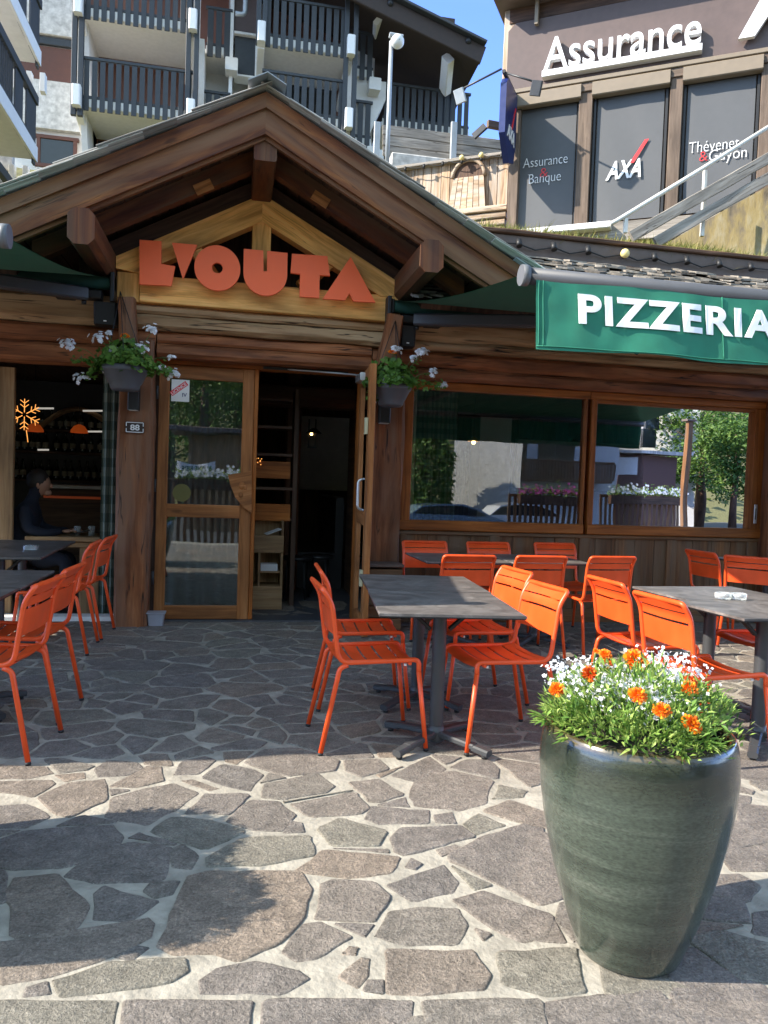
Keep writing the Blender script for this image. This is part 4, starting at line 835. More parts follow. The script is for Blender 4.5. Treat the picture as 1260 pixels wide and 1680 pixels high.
# ---- left wing with balconies seen along their length
LW=thing('wing_building','pale wing at the left edge with long receding balconies and thin railings','building',(-4.6,17,8.6))
LX=PX(56,262,-3.75); LXx=-3.75
for pz in ((56,262),(62,104)):
    q=PX(*pz,LXx); z=q.z; ye=q.y
    b=MB(); b.box(-7,LXx+.001,9,ye,z,z+.14,c=.008,axis=1); s=b.build('balcony_slab',M['cream'],LW)
    b=MB(); b.box(LXx+.002,LXx+.05,9,ye+.04,z-.03,z+.24,c=.005,axis=1); b.build('slab_edge',M['white_paint'],s)
    r=MB(); y=9.2
    while y<ye-1.4: r.box(LXx-.02,LXx+.012,y,y+.022,z+.24,z+1.0,c=0,axis=2); y+=.115
    r.box(LXx-.02,LXx+.012,ye-1.3,ye-.85,z+.0,z+1.0,c=.003,axis=2); r.box(LXx-.02,LXx+.012,ye-.6,ye-.1,z+.0,z+1.0,c=.003,axis=2)
    r.box(LXx-.05,LXx+.05,9,ye+.05,z+1.0,z+1.16,c=.006,axis=1); r.box(LXx-.02,LXx+.014,ye-.12,ye+.03,z-.1,z+1.1,c=.004,axis=2); r.box(LXx-.03,LXx+.013,9,ye,z+.28,z+.33,c=.003,axis=1)
    r.build('railing',M['slat_blue'],LW)
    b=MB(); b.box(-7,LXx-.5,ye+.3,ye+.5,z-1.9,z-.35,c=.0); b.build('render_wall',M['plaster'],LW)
    b=MB(); 
    for i in range(4): b.box(LXx-.75+i*.24,LXx-.66+i*.24,ye+.28,ye+.45,z-.36,z-.02,c=.003,axis=2)
    b.build('baluster',M['white_paint'],LW)
# third railing peeking at the bottom-left
q=PX(20,303,LXx); b=MB(); b.box(LXx-.05,LXx+.05,9,q.y,q.z-.1,q.z+.05,c=.006,axis=1); b.build('railing',M['slat_blue'],LW)
b=MB(); b.box(LXx-3,LXx-.1,19.5,19.9,6.5,8.4,c=0); b.build('render_wall',M['plaster'],LW)
# ================================================================== INSURANCE OFFICE (right)
t_=V((.83,-.555,0)).normalized(); n_=V((-t_.y*-1*-1,0,0))
n_=V((-.555,-.83,0)).normalized()
IO=PP(840,380,CO+cf*14,n_); 
def A_(px,py,off=0.0):
    q=PP(px,py,IO+n_*off,n_); d=q-IO; return (d.dot(t_),d.z)
def W_(u,z,off=0.0): return IO+t_*u+n_*off+V((0,0,z))
IB=thing('office_building','brown timber insurance office with grey window blinds and a large white lettered sign','building',tuple(IO))
def fbox(b,u0,u1,z0,z1,o0,o1,c=.006,seg=1,jit=0):
    d=(u1-u0,o1-o0,z1-z0)
    if d[0]>=d[2]: b.prism(W_(u0,(z0+z1)/2,(o0+o1)/2),W_(u1,(z0+z1)/2,(o0+o1)/2),abs(o1-o0),z1-z0,(0,0,1),c,seg,jit)
    else: b.prism(W_((u0+u1)/2,z0,(o0+o1)/2),W_((u0+u1)/2,z1,(o0+o1)/2),u1-u0,abs(o1-o0),tuple(n_),c,seg,jit)
uL=A_(836,300)[0]; UR=9.0
zSill=A_(900,377)[1]; zHead=A_(900,166)[1]; zB0=A_(900,150)[1]; zRoof=A_(852,40)[1]
b=MB(); fbox(b,uL,UR,zSill-2.5,zRoof+.7,-.35,-.06,c=0); b.build('wall',M['wood_axa'],IB)
b=MB(); fbox(b,uL-.20,uL+.0,zB0-.3,zRoof+.4,-.5,.03,c=.02,seg=8,jit=.008); b.build('corner_post',M['wood_old'],IB)
# posts
cols=[(836,852),(946,968),(1093,1114),(1240,1262)]
for a,c in cols:
    b=MB(); fbox(b,A_(a,300)[0],A_(c,300)[0],zSill-1.2,zHead+.02,-.05,.10,c=.01,seg=4,jit=.004); b.build('post',M['wood_axa'],IB)
b=MB(); fbox(b,uL,UR,zHead+.0,zB0-.02,-.05,.13,c=.01,seg=6,jit=.004); b.build('head_beam',M['wood_axa'],IB)
b=MB(); fbox(b,uL,UR,zB0-.02,zB0+.05,.0,.16,c=.008); b.build('trim',M['brass_trim'],IB)
# blinds
PW=[(845,948),(972,1091),(1118,1240)]; blinds=[]
for a,c in PW:
    u0=A_(a,260)[0]+.05; u1=A_(c,260)[0]-.05; z0=zSill+.05; z1=zHead-.10
    sd=rnd.uniform(0,9)
    def bl(u,v,u0=u0,u1=u1,z0=z0,z1=z1,sd=sd): 
        return W_(u0+(u1-u0)*u,z0+(z1-z0)*v,.016*noise.noise(V((u*2.6+v*1.8+sd,v*1.2,sd))))
    b=MB(); b.grid(bl,16,16); o=b.build('blind',M['blind'],IB); blinds.append((o,u0,u1,z0,z1))
    b=MB(); fbox(b,u0-.08,u1+.08,z1,z1+.22,.02,.17,c=.015); b.build('blind_box',M['brass_trim'],IB)
    for ug in (u0-.06,u1+.02): b=MB(); fbox(b,ug,ug+.04,z0,z1,-.03,.03,c=.003); b.build('blind_guide',M['black'],IB)
def ftext(name,txt,mat,par,px,py,size,off=.06,bold=0,ext=.004,width=None,shear=0):
    u,z=A_(px,py); return text_obj(name,txt,M[mat],par,frame(W_(u,z,off),t_,(0,0,1)),size,bold,ext,width,shear)
def pw(px0,px1,py): return abs(A_(px1,py)[0]-A_(px0,py)[0])
def serif(name,txt,mat,par,px,py,size,width,off=.022,rows=None):
    """thin letters with small foot serifs"""
    u,z=A_(px,py); return text_obj(name,txt,M[mat],par,frame(W_(u,z,off),t_,(0,0,1)),size,-.004,.003,width,serif=True)
serif('lettering','Assurance','white_print',blinds[0][0],858,277,.235,pw(858,931,270))
serif('ampersand','&','red',blinds[0][0],886,292,.22,pw(886,900,287)); serif('lettering','Banque','white_print',blinds[0][0],866,303,.235,pw(866,920,297))
serif('lettering','Thévenet','white_print',blinds[2][0],1130,253,.25,pw(1130,1212,246)); serif('ampersand','&','red',blinds[2][0],1147,266,.22,pw(1147,1161,261)); serif('lettering','Guyon','white_print',blinds[2][0],1163,266,.25,pw(1163,1225,261))
def mark(par,pts_list,mat,name,off=.022,th=.004):
    b=MB()
    for pts in pts_list: b.poly([W_(*A_(*p),off) for p in pts],n_*th)
    return b.build(name,M[mat],par)
# slanted block letters and red stroke on the middle blind
def zx(x,y): return (780+x/2.625, y/2.625)
A1=[zx(*p) for p in ((560,783),(600,712),(628,710),(634,775),(614,777),(610,757),(595,758),(580,782))]
X1=[zx(*p) for p in ((596,782),(645,745),(636,708),(655,707),(662,730),(690,705),(705,703),(672,744),(690,775),(668,776),(655,756),(625,780))]
A2=[zx(*p) for p in ((640,778),(676,706),(694,704),(708,768),(688,770),(685,752),(668,754),(657,776))]
u0_,z0_=A_(*zx(560,783)); text_obj('lettering','AXA',M['white_print'],blinds[1][0],frame(W_(u0_,z0_+.02,.022),t_,(0,0,1)),.40,.010,.003,width=A_(*zx(712,768))[0]-u0_,shear=.32)
mark(blinds[1][0],[[zx(664,705),zx(730,603),zx(748,600),zx(682,703)]],'red','red_stroke')
# big sign board with standing letters
b=MB(); bu0=A_(834,100)[0]; bz0=zB0+.09; bz1=A_(852,46)[1]+.05
pts=[W_(bu0+.12,bz0,.02),W_(UR,bz0,.02),W_(UR,bz1,.02),W_(bu0+.12,bz1,.02),W_(bu0,bz1-.12,.02),W_(bu0,bz0+.12,.02)]
b.poly(pts,n_*.05); sb=b.build('sign_board',M['plum'],IB)
u0,z0=A_(890,124,.15); u1,_=A_(1152,80,.15)
text_obj('lettering','Assurance',M['white_print'],sb,frame(W_(u0+.02,z0+.055,.16),t_,(0,0,1)),.74,.004,.045,width=u1-u0-.04)
b=MB(); fbox(b,u0,u1,z0-.05,z0+.05,.07,.21,c=.004); b.build('underline_bar',M['white_print'],sb)
b=MB(); uX,zX=A_(1211,67,.15); b.poly([W_(uX+a,zX+c,.13) for a,c in ((0,0),(.55,1.05),(1.0,1.05),(1.0,.8),(.7,.8),(.5,.42),(.95,.42),(.95,.25),(.38,.25),(.22,0))],n_*.08); b.build('lettering',M['white_print'],sb)
# roof edge of the office
b=MB(); fbox(b,uL-.30,UR,bz1+.26,bz1+.33,-.4,.50,c=.01); fbox(b,uL-.30,UR,bz1+.33,bz1+.46,-.4,.55,c=.01); b.build('roof_edge',M['dark_fascia'],IB)
b=MB(); fbox(b,uL-.10,UR,bz1+.02,bz1+.26,.0,.05,c=.003); b.build('shingle_strip',M['wood_intdark'],IB)
for u in (uL+.35,uL+3.1,uL+5.5): b=MB(); fbox(b,u,u+.06,bz1-.14,bz1+.26,.10,.18,c=.005); b.build('roof_bracket',M['brass_trim'],IB)
b=MB(); fbox(b,A_(800,384)[0],A_(1005,384)[0],A_(900,384)[1]-.10,A_(900,384)[1],.02,.38,c=.012); b.build('window_ledge',M['white_paint'],IB)
b=MB(); fbox(b,uL,UR,zSill-.35,zSill-.04,.0,.2,c=.01,seg=4,jit=.004); b.build('base_board',M['wood_grey'],IB)
# projecting blue sign and its floodlights
PS=thing('projecting_sign','dark blue projecting sign with white letters fixed to the corner of the brown office','sign',tuple(W_(uL+.05,1.6,.1)))
uc=uL+.02; o0,o1=.18,.92; zt_=A_(823,147,.5)[1]; zb_=A_(823,272,.5)[1]
b=MB(); b.poly([W_(uc,zt_,o0),W_(uc,zt_-.0,o1-.1),W_(uc,zt_-.12,o1),W_(uc,zb_+.35,o1),W_(uc,zb_,o1-.35),W_(uc,zb_+.1,o0+.1),W_(uc,zb_+.4,o0)],t_*.10); pn=b.build('panel',M['navy'],PS)
TS=frame(W_(uc+.106,zb_+.36,o1-.12),-n_,(0,0,1))
text_obj('lettering','AXA',M['white_print'],pn,TS,.30,.012,.003,width=.50,shear=.3)
b=MB(); b.poly([W_(uc+.101,zb_+.58,o1-.40),W_(uc+.101,zb_+.58,o1-.46),W_(uc+.101,zb_+1.0,o1-.66),W_(uc+.101,zb_+1.0,o1-.62)],t_*.008); b.build('red_stroke',M['red'],pn)
b=MB(); b.prism(W_(uc+.05,zt_+.05,-.05),W_(uc+.05,zt_+.05,.95),.05,.05,(0,0,1),.004); b.build('bracket',M['black'],PS)
for lab,(lx,lz,lo,dr) in (('floodlight on a thin arm above the left side of the blue projecting sign',(*A_(757,157,1.1),1.1,-1)),('floodlight on a thin arm reaching right over the first grey blind',(*A_(877,145,1.0),1.0,1))):
    f=thing('floodlight',lab,'floodlight',tuple(W_(lx,lz,lo)),'floodlights beside the projecting sign')
    b=MB(); b.prism(W_(lx,lz-.10,lo-.03),W_(lx+.05*dr,lz+.10,lo+.02),.17,.06,tuple(n_),.015); b.build('lamp_head',M['galv'] if dr<0 else M['anthracite'],f)
    b=MB(); b.tube([W_(uc+.03,zt_+.06,lo-.1),W_(lx,lz+.10,lo)],.016,6); b.build('arm',M['anthracite'],f)
f=thing('small_floodlight','small dark floodlight on the corner post left of the blue sign','floodlight',tuple(W_(uL-.45,zt_-.55,.5)))
b=MB(); b.prism(W_(uL-.52,zt_-.70,.5),W_(uL-.32,zt_-.55,.5),.12,.05,tuple(n_),.015); b.build('lamp_head',M['anthracite'],f); b=MB(); b.prism(W_(uL-.3,zt_-.5,.45),W_(uL,zt_-.5,.2),.08,.12,(0,0,1),.01); b.build('mount',M['wood_axa'],f)
# timber chalet wall left of the office
CW=thing('plank_shed','small sun bleached plank shed with arched vent shutter between the gable and office','shed',tuple(W_(-1.5,-.8,-.6)))
def C_(px,py): return A_(px,py,-.5)
b=MB(); ux0=C_(640,330)[0]; ux1=uL-.02; u=ux0; zt1=C_(815,258)[1]
while u<ux1:
    w_=rnd.uniform(.14,.2); fbox(b,u,min(u+w_-.008,ux1),zt1-2.0,zt1-.02,-.56+rnd.uniform(-.008,0),-.5+rnd.uniform(0,.012),c=.004,seg=4,jit=.003); u+=w_
b.build('plank_wall',M['wood_old'],CW)
b=MB(); fbox(b,ux0,ux1,zt1-.02,zt1+.04,-.75,-.38,c=.01,seg=4,jit=.004); b.build('coping_board',M['wood_grey'],CW)
va,vz=C_(772,300); b=MB()
zc=C_(770,292)[1]; uc1=C_(770,292)[0]
arc=[(uc1-.30+.0,zc-.02)]+[(uc1-.30*math.cos(a),zc+.30*math.sin(a)) for a in [math.pi*i/12 for i in range(13)]]
b.poly([W_(u,z,-.485) for u,z in arc[1:]],n_*.03); b.build('vent_recess',M['wood_intdark'],CW)
b=MB(); b.tube([W_(u,z,-.44) for u,z in arc[1:]],.035,8); b.build('vent_hood',M['wood_old'],CW)
b=MB()
for i in range(6):
    a=-.28+i*.095; c=-.36+i*.125
    b.poly([W_(uc1+a,zc+.0,-.47),W_(uc1+a+.085,zc+.0,-.47),W_(uc1+c+.112,zc-.78,-.36),W_(uc1+c,zc-.78,-.36)],n_*.03)
b.build('vent_shutter',M['wood_old'],CW)
b=MB(); z2=C_(790,335)[1]-.12
for k in range(4): fbox(b,C_(735,340)[0]+k*.06,ux1-.05-k*.02,z2-.16-k*.11,z2-.06-k*.11,-.45,-.12-.03*k,c=.015,seg=8,jit=.012)
b.build('log_pile_ledge',M['wood_old'],CW)
# string of bulbs along the shed coping
SL1=thing('string_lights','string of small bulbs hanging along the top of the plank shed','string lights',tuple(W_(-1.5,zt1,-.36)))
b=MB(); b.tube([W_(ux0+(ux1-ux0)*i/24,zt1-.03-.05*abs(math.sin(i*math.pi/4)),-.34) for i in range(25)],.008,5); b.build('cable',M['black'],SL1)
for i in range(6):
    u=ux0+.35+i*(ux1-ux0-.4)/5.5; b=MB(); b.tube([W_(u,zt1-.02,-.34),W_(u,zt1-.10,-.34)],.022,6); sk_=b.build('socket',M['black'],SL1)
    if i in (3,4): b=MB(); b.sphere(W_(u,zt1-.0,-.33),.05,8,6); b.build('bulb',M['bulb_yellow'],sk_)
# ================================================================== dark lower wall above the stone roof, with string lights
LWY=8.55
FB=thing('fascia_wall','long dark brown board wall topped with felt above the stone tiled roof','wall',(4,LWY,3.6))
q0=P(822,398,LWY); q1=P(1262,445,LWY)
zf1=P(1000,402,LWY).z; zf0=P(1000,446,LWY).z-.35
b=MB(); b.box(1.6,9,LWY,LWY+.06,zf0,zf1,c=.004,seg=4,jit=.003); b.build('board',M['dark_fascia'],FB)
b=MB(); b.box(1.6,9,LWY-.05,LWY+.10,zf1,zf1+.05,c=.012,seg=40,jit=.012); b.build('felt_edge',M['wood_intdark'],FB)
SL2=thing('string_lights','black cable with eight bulb sockets hung along the dark fascia wall','string lights',(4,LWY-.06,zf1-.1))
xs=[P(x,405,LWY).x for x in (848,905,961,1020,1070,1123,1176,1228)]
zs=zf1-.11
cp=[]
for i in range(len(xs)):
    cp.append(V((xs[i],LWY-.045,zs)))
    if i<len(xs)-1: cp.append(V(((xs[i]+xs[i+1])/2,LWY-.035,zs-.05)))
b=MB(); b.tube([V((1.9,LWY-.04,zs-.04))]+cp+[V((8.5,LWY-.04,zs-.03))],.009,6); b.build('cable',M['black'],SL2)
for i,x in enumerate(xs):
    b=MB(); b.tube([(x,LWY-.05,zs+.045),(x,LWY-.085,zs-.04)],[.03,.036],10); so_=b.build('socket',M['black'],SL2)
    if i==3: b=MB(); b.sphere((x,LWY-.09,zs-.0),.055,12,8); b.build('bulb',M['bulb_yellow'],so_)
# retaining wall and stairs rail right
RW=MB(); RY=10.2
o_r=P(1085,405,RY+.6); pts=[PP(x,y,o_r,n_) for x,y in ((1085,405),(1130,378),(1200,338),(1300,284),(1300,470),(1085,470))]
RW.poly(pts,n_*-.5); tag(RW.build('retaining_wall',M['lichen']),'yellow lichen covered retaining wall rising to the right below the stair rails','wall')
HR=thing('stair_rail','sloping stair railing with a pale metal handrail and two grey boards','railing',tuple(P(1010,380,10)))
b=MB(); b.tube([P(1000,368,10),P(1012,362,10),P(1150,278,9.9),P(1290,190,9.8)],.03,10); b.build('handrail',M['rail_metal'],HR)
for w0,w1 in (((1035,388),(1290,243)),((1075,398),(1300,270))):
    b=MB(); b.prism(P(*w0,9.95),P(*w1,9.8),.06,.155,(0,0,1),.008,14,.006); b.build('rail_board',M['wood_grey'],HR)
for (x,y0,y1) in ((1026,358,382),(1156,280,388)):
    b=MB(); b.box(P(x,y0,10.02).x-.025,P(x,y0,10.02).x+.025,9.98,10.03,P(x,y1,10).z,P(x,y0,10).z,c=.004,axis=2); b.build('rail_post',M['rail_metal'],HR)
# grey board fence and lamp post left of the office
FY=15.2
GF=thing('board_fence','weathered grey board fence on galvanised posts above the right roof slope','fence',tuple(P(700,260,FY)))
for (a,c) in (((628,213),(835,238)),((628,230),(835,255)),((628,247),(835,270)),):
    b=MB(); p0=P(*a,FY); p1=P(*c,FY); p1.z=p0.z; b.prism(p0,p1,.05,.19,(0,0,1),.006,8,.006); b.build('board',M['wood_grey'],GF)
for x in (619,745):
    b=MB(); p0=P(x,205,FY-.08); b.box(p0.x-.06,p0.x+.06,FY-.12,FY-.04,P(x,300,FY).z,p0.z+.05,c=.006,axis=2); b.build('fence_post',M['galv'],GF)
b=MB(); p0=P(640,277,FY-.3); p1=P(790,290,FY-.3); p1.z=p0.z; b.prism(p0,p1,.4,.5,(0,0,1),.02); tag(b.build('low_wall',M['plaster']),'short pale concrete wall at the foot of the grey board fence','wall')
LP=thing('street_lamp','galvanised street lamp with a white globe head standing before the dark balconies','street lamp',tuple(P(638,285,14.6)))
p0=P(637,300,14.6); p1=P(642,68,14.6); b=MB(); b.tube([V((p1.x,14.6,p0.z)),V((p1.x,14.6,p1.z))],[.045,.038],12); b.build('pole',M['galv'],LP)
b=MB(); q=P(652,68,14.5); b.sphere(q,.13,14,10,sc3=(1.0,1,1.0)); b.build('globe',plain('lamp_globe',(.72,.72,.66),.25),LP)
b=MB(); q2=P(644,60,14.5); b.prism(q2+V((-.06,0,.02)),q+V((.10,0,.09)),.13,.07,(0,0,1),.025); b.tube([q2+V((0,0,0)),q+V((.02,-.12,-.03))],.018,6); b.build('lamp_cap',M['galv'],LP)
# ================================================================== LETTER SIGN
SG=thing('letter_sign','large orange cut out letters spelling the restaurant name across the pale truss','sign',(.2,6.84,3.1))
SY=6.80
def sp1(x,y): return P(x/2.739,100+y/2.739,SY)
def sp2(x,y): return P(400+x/2.625,100+y/2.625,SY)
def letter(pts,hole=None):
    b=MB(); 
    if hole is None: b.poly(pts,(0,.035,0))
    else:
        n=len(pts); a=b.add(pts); h=b.add(hole); a2=b.add([p+V((0,.035,0)) for p in pts]); h2=b.add([p+V((0,.035,0)) for p in hole])
        for i in range(n):
            j=(i+1)%n; b.face((a+i,a+j,h+j,h+i)); b.face((a2+j,a2+i,h2+i,h2+j)); b.face((a+j,a+i,a2+i,a2+j)); b.face((h+i,h+j,h2+j,h2+i))
    b.build('letter',M['sign_orange'],SG)
letter([sp1(*p) for p in ((627,803),(725,810),(725,912),(787,922),(770,1010),(627,1003))])
letter([sp1(*p) for p in ((772,816),(886,826),(822,980))])
c0=sp1(977,930); ro=abs(sp1(1080,932).x-c0.x); rz=abs(sp1(977,828).z-c0.z)
letter([c0+V((ro*math.cos(a),0,rz*math.sin(a))) for a in [2*math.pi*i/48 for i in range(48)]],[c0+V((.045*math.cos(a),0,.045*math.sin(a))) for a in [2*math.pi*i/48 for i in range(48)]])
uc0=P(435.5,449,SY); uw=abs(P(471.5,449,SY).x-P(399.5,449,SY).x)/2; uh=uc0.z-P(435,485,SY).z
out=[P(400,408,SY),P(432,411,SY)]+[P(432.3,445,SY)]+[P(438.3,445,SY)]+[P(438.3,411.5,SY),P(471.8,415,SY)]+[uc0+V((uw*math.cos(a),0,-uh*math.sin(a))) for a in [math.pi*i/20 for i in range(21)]]
letter(out)
letter([sp2(*p) for p in ((208,830),(360,840),(371,925),(327,922),(325,1020),(240,1015),(243,917),(202,912))])
letter([sp2(*p) for p in ((460,843),(567,1040),(472,1035),(455,1000),(437,1030),(340,1024))])
# ================================================================== AWNINGS
BY=3.63
def awning(label,x_in,x_out,sgn,text):
    # x_in: end beside the gable, x_out: far end; sgn=+1 right awning, -1 left one
    xr=1.36 if sgn>0 else -1.02            # roller end at the facade
    zr,yr=2.955,6.86; zb=P(862,452,BY).z+.0 if sgn>0 else P(14,388,BY).z
    A=thing('awning',label,'awning',((x_in+x_out)/2,6.9,2.95),'green folding arm awnings')
    b=MB(); b.tube([(xr+sgn*.03,yr,zr),(x_out,yr,zr)],.058,18); b.build('roller',M['green_shaded'],A)
    def cl(u,v):
        xa=xr+sgn*.03; xi=xa+(x_in+sgn*.05-xa)*v; x=xi+(x_out-xi)*u
        sag=.13*math.sin(math.pi*v)*(1-.15*math.cos(u*30)*.1); lip=.10*math.sin(math.pi*v)*max(0,1-u*7)*-1
        return V((x,yr+.0+(BY+.03-yr)*v,zr+.055+(zb+.035-zr-.055)*v-sag*.55+lip*-.15))
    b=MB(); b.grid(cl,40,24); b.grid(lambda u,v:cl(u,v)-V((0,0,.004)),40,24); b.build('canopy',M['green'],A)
    b=MB(); b.tube([(x_in,BY,zb),(x_out,BY,zb)],.042,16); bar=b.build('front_bar',M['zinc'],A)
    b=MB(); b.tube([(x_in-sgn*.025,BY,zb),(x_in+sgn*.012,BY,zb)],.052,18); b.build('end_cap',plain('bar_end_grey',(.11,.115,.12),.5),bar)
    vx=P(875,452,BY).x if sgn>0 else x_in-.05; H=.345
    def wave(x,z): 
        d=(zb-.03-z)/H; return .016*d*math.sin(x*5.1+.6)+.010*d*math.sin(x*13+1.2+d*1.5)+.006*noise.noise(V((x*9,z*9,2)))-.055*d
    def vl(u,v):
        x=vx+(x_out-vx)*u; z=zb-.025-H*(1-v)+.006*math.sin(x*7); return V((x,BY-.043+wave(x,z),z))
    b=MB(); b.grid(vl,160,16); b.grid(lambda u,v:vl(1-u,v)+V((0,.003,0)),160,16); va=b.build('valance',M['green_lit'],A)
    b=MB()
    def hemline(x0,x1,z0,z1,n=40):
        b.tube([V((x0+(x1-x0)*i/n,BY-.046+wave(x0+(x1-x0)*i/n,z0+(z1-z0)*i/n),z0+(z1-z0)*i/n)) for i in range(n+1)],.0032,5)
    zlo=zb-.025-H
    hemline(vx+sgn*.012,vx+sgn*.012,zlo+.012,zb-.03,14); hemline(vx+sgn*.035,vx+sgn*.035,zlo+.012,zb-.03,14); hemline(vx,x_out,zlo+.012,zlo+.012,80)
    if sgn>0: hemline(P(1175,500,BY).x,P(1175,500,BY).x,zlo+.01,zb-.03,14)
    b.build('seam',M['green_lit'],va)
    if text:
        a=P(945,531,BY-.05); z0=a.z; w8=P(1262,553,BY-.05).x-a.x
        disp=lambda co: V((co.x,BY-.049+wave(co.x,co.z)-(.004 if co.y<BY-.05 else 0),co.z))
        text_obj('lettering','PIZZERIA',M['white_print'],va,frame((a.x,BY-.05,z0),(1,0,0),(0,0,1)),.205,.0062,.002,width=P(1268,553,BY-.05).x-a.x,slices=.03,disp=disp,kern=1.12)
        b=MB(); q=P(1040,572,BY-.02); b.tube(fillet([q+V((-.06,0,.02)),q+V((.02,0,-.03)),q+V((.03,0,-.015)),q+V((-.02,0,.01))],.02),.004,6); b.build('crank_hook',M['black'],A)
    # folding arm and end bracket
    b=MB(); xa=xr+sgn*.10
    b.prism((xa+sgn*.12,yr-.06,2.835),(xa+sgn*1.75,yr-.9,2.77),.10,.105,(0,0,1),.014); arm=b.build('arm',M['arm_grey'],A)
    b=MB(); b.prism((xa+sgn*1.75,yr-.9,2.775),(x_in+sgn*.9,BY+.08,zb-.02),.06,.075,(0,0,1),.012); b.build('forearm',M['arm_grey'],arm)
    b=MB(); b.box(xr-.035,xr+.0,6.78,6.92,2.79,3.03,c=.008,axis=2); b.box(xr+sgn*.0,xr+sgn*.03,6.80,6.90,2.89,3.01,c=.01); b.box(min(xa,xa+sgn*.2),max(xa,xa+sgn*.2),6.76,6.9,2.80,2.87,c=.01); b.box(min(xa+sgn*.22,xa+sgn*.36),max(xa+sgn*.22,xa+sgn*.36),6.74,6.88,2.785,2.885,c=.012)
    b.tube([(xr+sgn*.03,yr,zr),(xr+sgn*.06,yr,zr)],.05,14); b.tube([(xa+sgn*.14,6.8,2.78),(xa+sgn*.14,6.8,2.75)],.02,8); b.build('end_bracket',M['black'],A)
    b=MB(); b.tube([(xr+sgn*.032,yr-.001,zr),(xr+sgn*.055,yr-.001,zr)],.052,14); b.build('bearing_ring',M['alu'],A)
    return A
awning('green awning on the right with a white lettered valance reading pizzeria',P(862,452,BY).x,6.2,1,True)
awning('green awning on the left whose valance is cut by the photo edge',P(14,388,BY).x-.02,-5.4,-1,False)
# ================================================================== POSTS' FITTINGS
for lab,x0,x1,z0,z1 in (('black wall speaker under the left awning beside the bracket',-1.185,-1.0,2.60,2.785),('black wall speaker under the right awning beside the bracket',1.455,1.60,2.60,2.785)):
    S=thing('wall_speaker',lab,'speaker',((x0+x1)/2,6.95,z0),'outdoor wall speakers')
    b=MB(); b.prism(((x0+x1)/2,6.90,z0),((x0+x1)/2,6.90,z1),x1-x0,.16,(0,1,0),.02,taper=1.06); c_=b.build('cabinet',M['speaker'],S)
    b=MB(); b.box((x0+x1)/2-.012,(x0+x1)/2+.012,6.814,6.82,z0+.022,z0+.032,c=.001); b.build('badge',M['white_print'],c_)
    b=MB(); b.box((x0+x1)/2-.03,(x0+x1)/2+.03,6.97,7.02,z0+.05,z1-.05,c=.004); b.build('bracket',M['black'],S)
for lab,x0,x1 in (('black wall light on the split post left of the doorway',-.905,-.81),('black wall light on the post right of the doorway',1.30,1.405)):
    S=thing('wall_light',lab,'wall light',((x0+x1)/2,6.95,1.9),'black up and down wall lights')
    b=MB(); b.box(x0,x1,6.88,6.97,1.90,2.10,c=.008,axis=2); b.build('housing',M['black'],S); b=MB(); b.box(x0+.01,x1-.01,6.885,6.965,1.894,1.899,c=.001); b.build('lens',M['counter'],S)
S=thing('house_number_plate','small brown plate with white number 88 on the left post','number plate',(-.845,6.96,1.71))
b=MB(); b.box(-.925,-.77,6.945,6.955,1.705,1.80,c=.002); pl=b.build('plate',M['dark_wall'],S)
b=MB()
for sx in (0,1):
    x=(-.918,-.777)[sx]
    for z,dz in ((1.711,.032),(1.794,-.032)): b.box(x-.003,x+.003,6.941,6.944,min(z,z+dz),max(z,z+dz),c=0)
for z in (1.711,1.794): b.box(-.916,-.779,6.941,6.944,z-.003,z+.003,c=0)
b.build('border',M['white_print'],pl)
text_obj('numerals','88',M['white_print'],pl,frame((-.885,6.943,1.728),(1,0,0),(0,0,1)),.068,.0015,.001,width=.078)
# ================================================================== HANGING PLANTERS
fr_=random.Random(11)
def leaf(b,c,d,up,L,Wd,fold=.25,n=3):
    d=V(d).normalized(); s=d.cross(V(up))
    if s.length<1e-4: s=V((1,0,0))
    s.normalize(); u=s.cross(d)
    c=V(c); pts=[c,c+d*L*.45+s*Wd*.5+u*fold*Wd,c+d*L,c+d*L*.45-s*Wd*.5+u*fold*Wd,c+d*L*.45]
    i=b.add(pts); b.face((i,i+1,i+2,i+4),None,True); b.face((i,i+4,i+2,i+3),None,True)
def roundleaf(b,c,nrm,r):
    nrm=V(nrm).normalized(); e=nrm.orthogonal().normalized(); f_=nrm.cross(e); a0=fr_.uniform(0,6.28)
    pts=[V(c)-nrm*r*.12]
    for k in range(9):
        a=a0+2*math.pi*k/10.0; rr=r*(1+.16*((k%2)*2-1)*.8); pts.append(V(c)+(e*math.cos(a)+f_*math.sin(a))*rr+nrm*r*fr_.uniform(.0,.22))
    i=b.add(pts)
    for k in range(1,9): b.face((i,i+k,i+k+1),None,True)
def floret(b,c,nrm,r,np=5):
    nrm=V(nrm).normalized(); e=nrm.orthogonal().normalized(); f_=nrm.cross(e); a0=fr_.uniform(0,6.28)
    for k in range(np):
        a=a0+2*math.pi*k/np; d=e*math.cos(a)+f_*math.sin(a); s=nrm.cross(d)
        i=b.add([V(c),V(c)+d*r*.6+s*r*.42+nrm*r*.1,V(c)+d*r+nrm*r*.05,V(c)+d*r*.6-s*r*.42+nrm*r*.1]); b.face((i,i+1,i+2,i+3),None,False)
def truss_flower(b,c,R,n,fl):
    for k in range(n):
        d=V((fr_.gauss(0,1),fr_.gauss(0,.7)-.5,fr_.gauss(0,.7)+.3)); floret(b,V(c)+V((d.x*R*.62,d.y*R*.4,d.z*R*.5)),(d.x*.5,-.8,d.z*.5+.5),fr_.uniform(.016,.023))
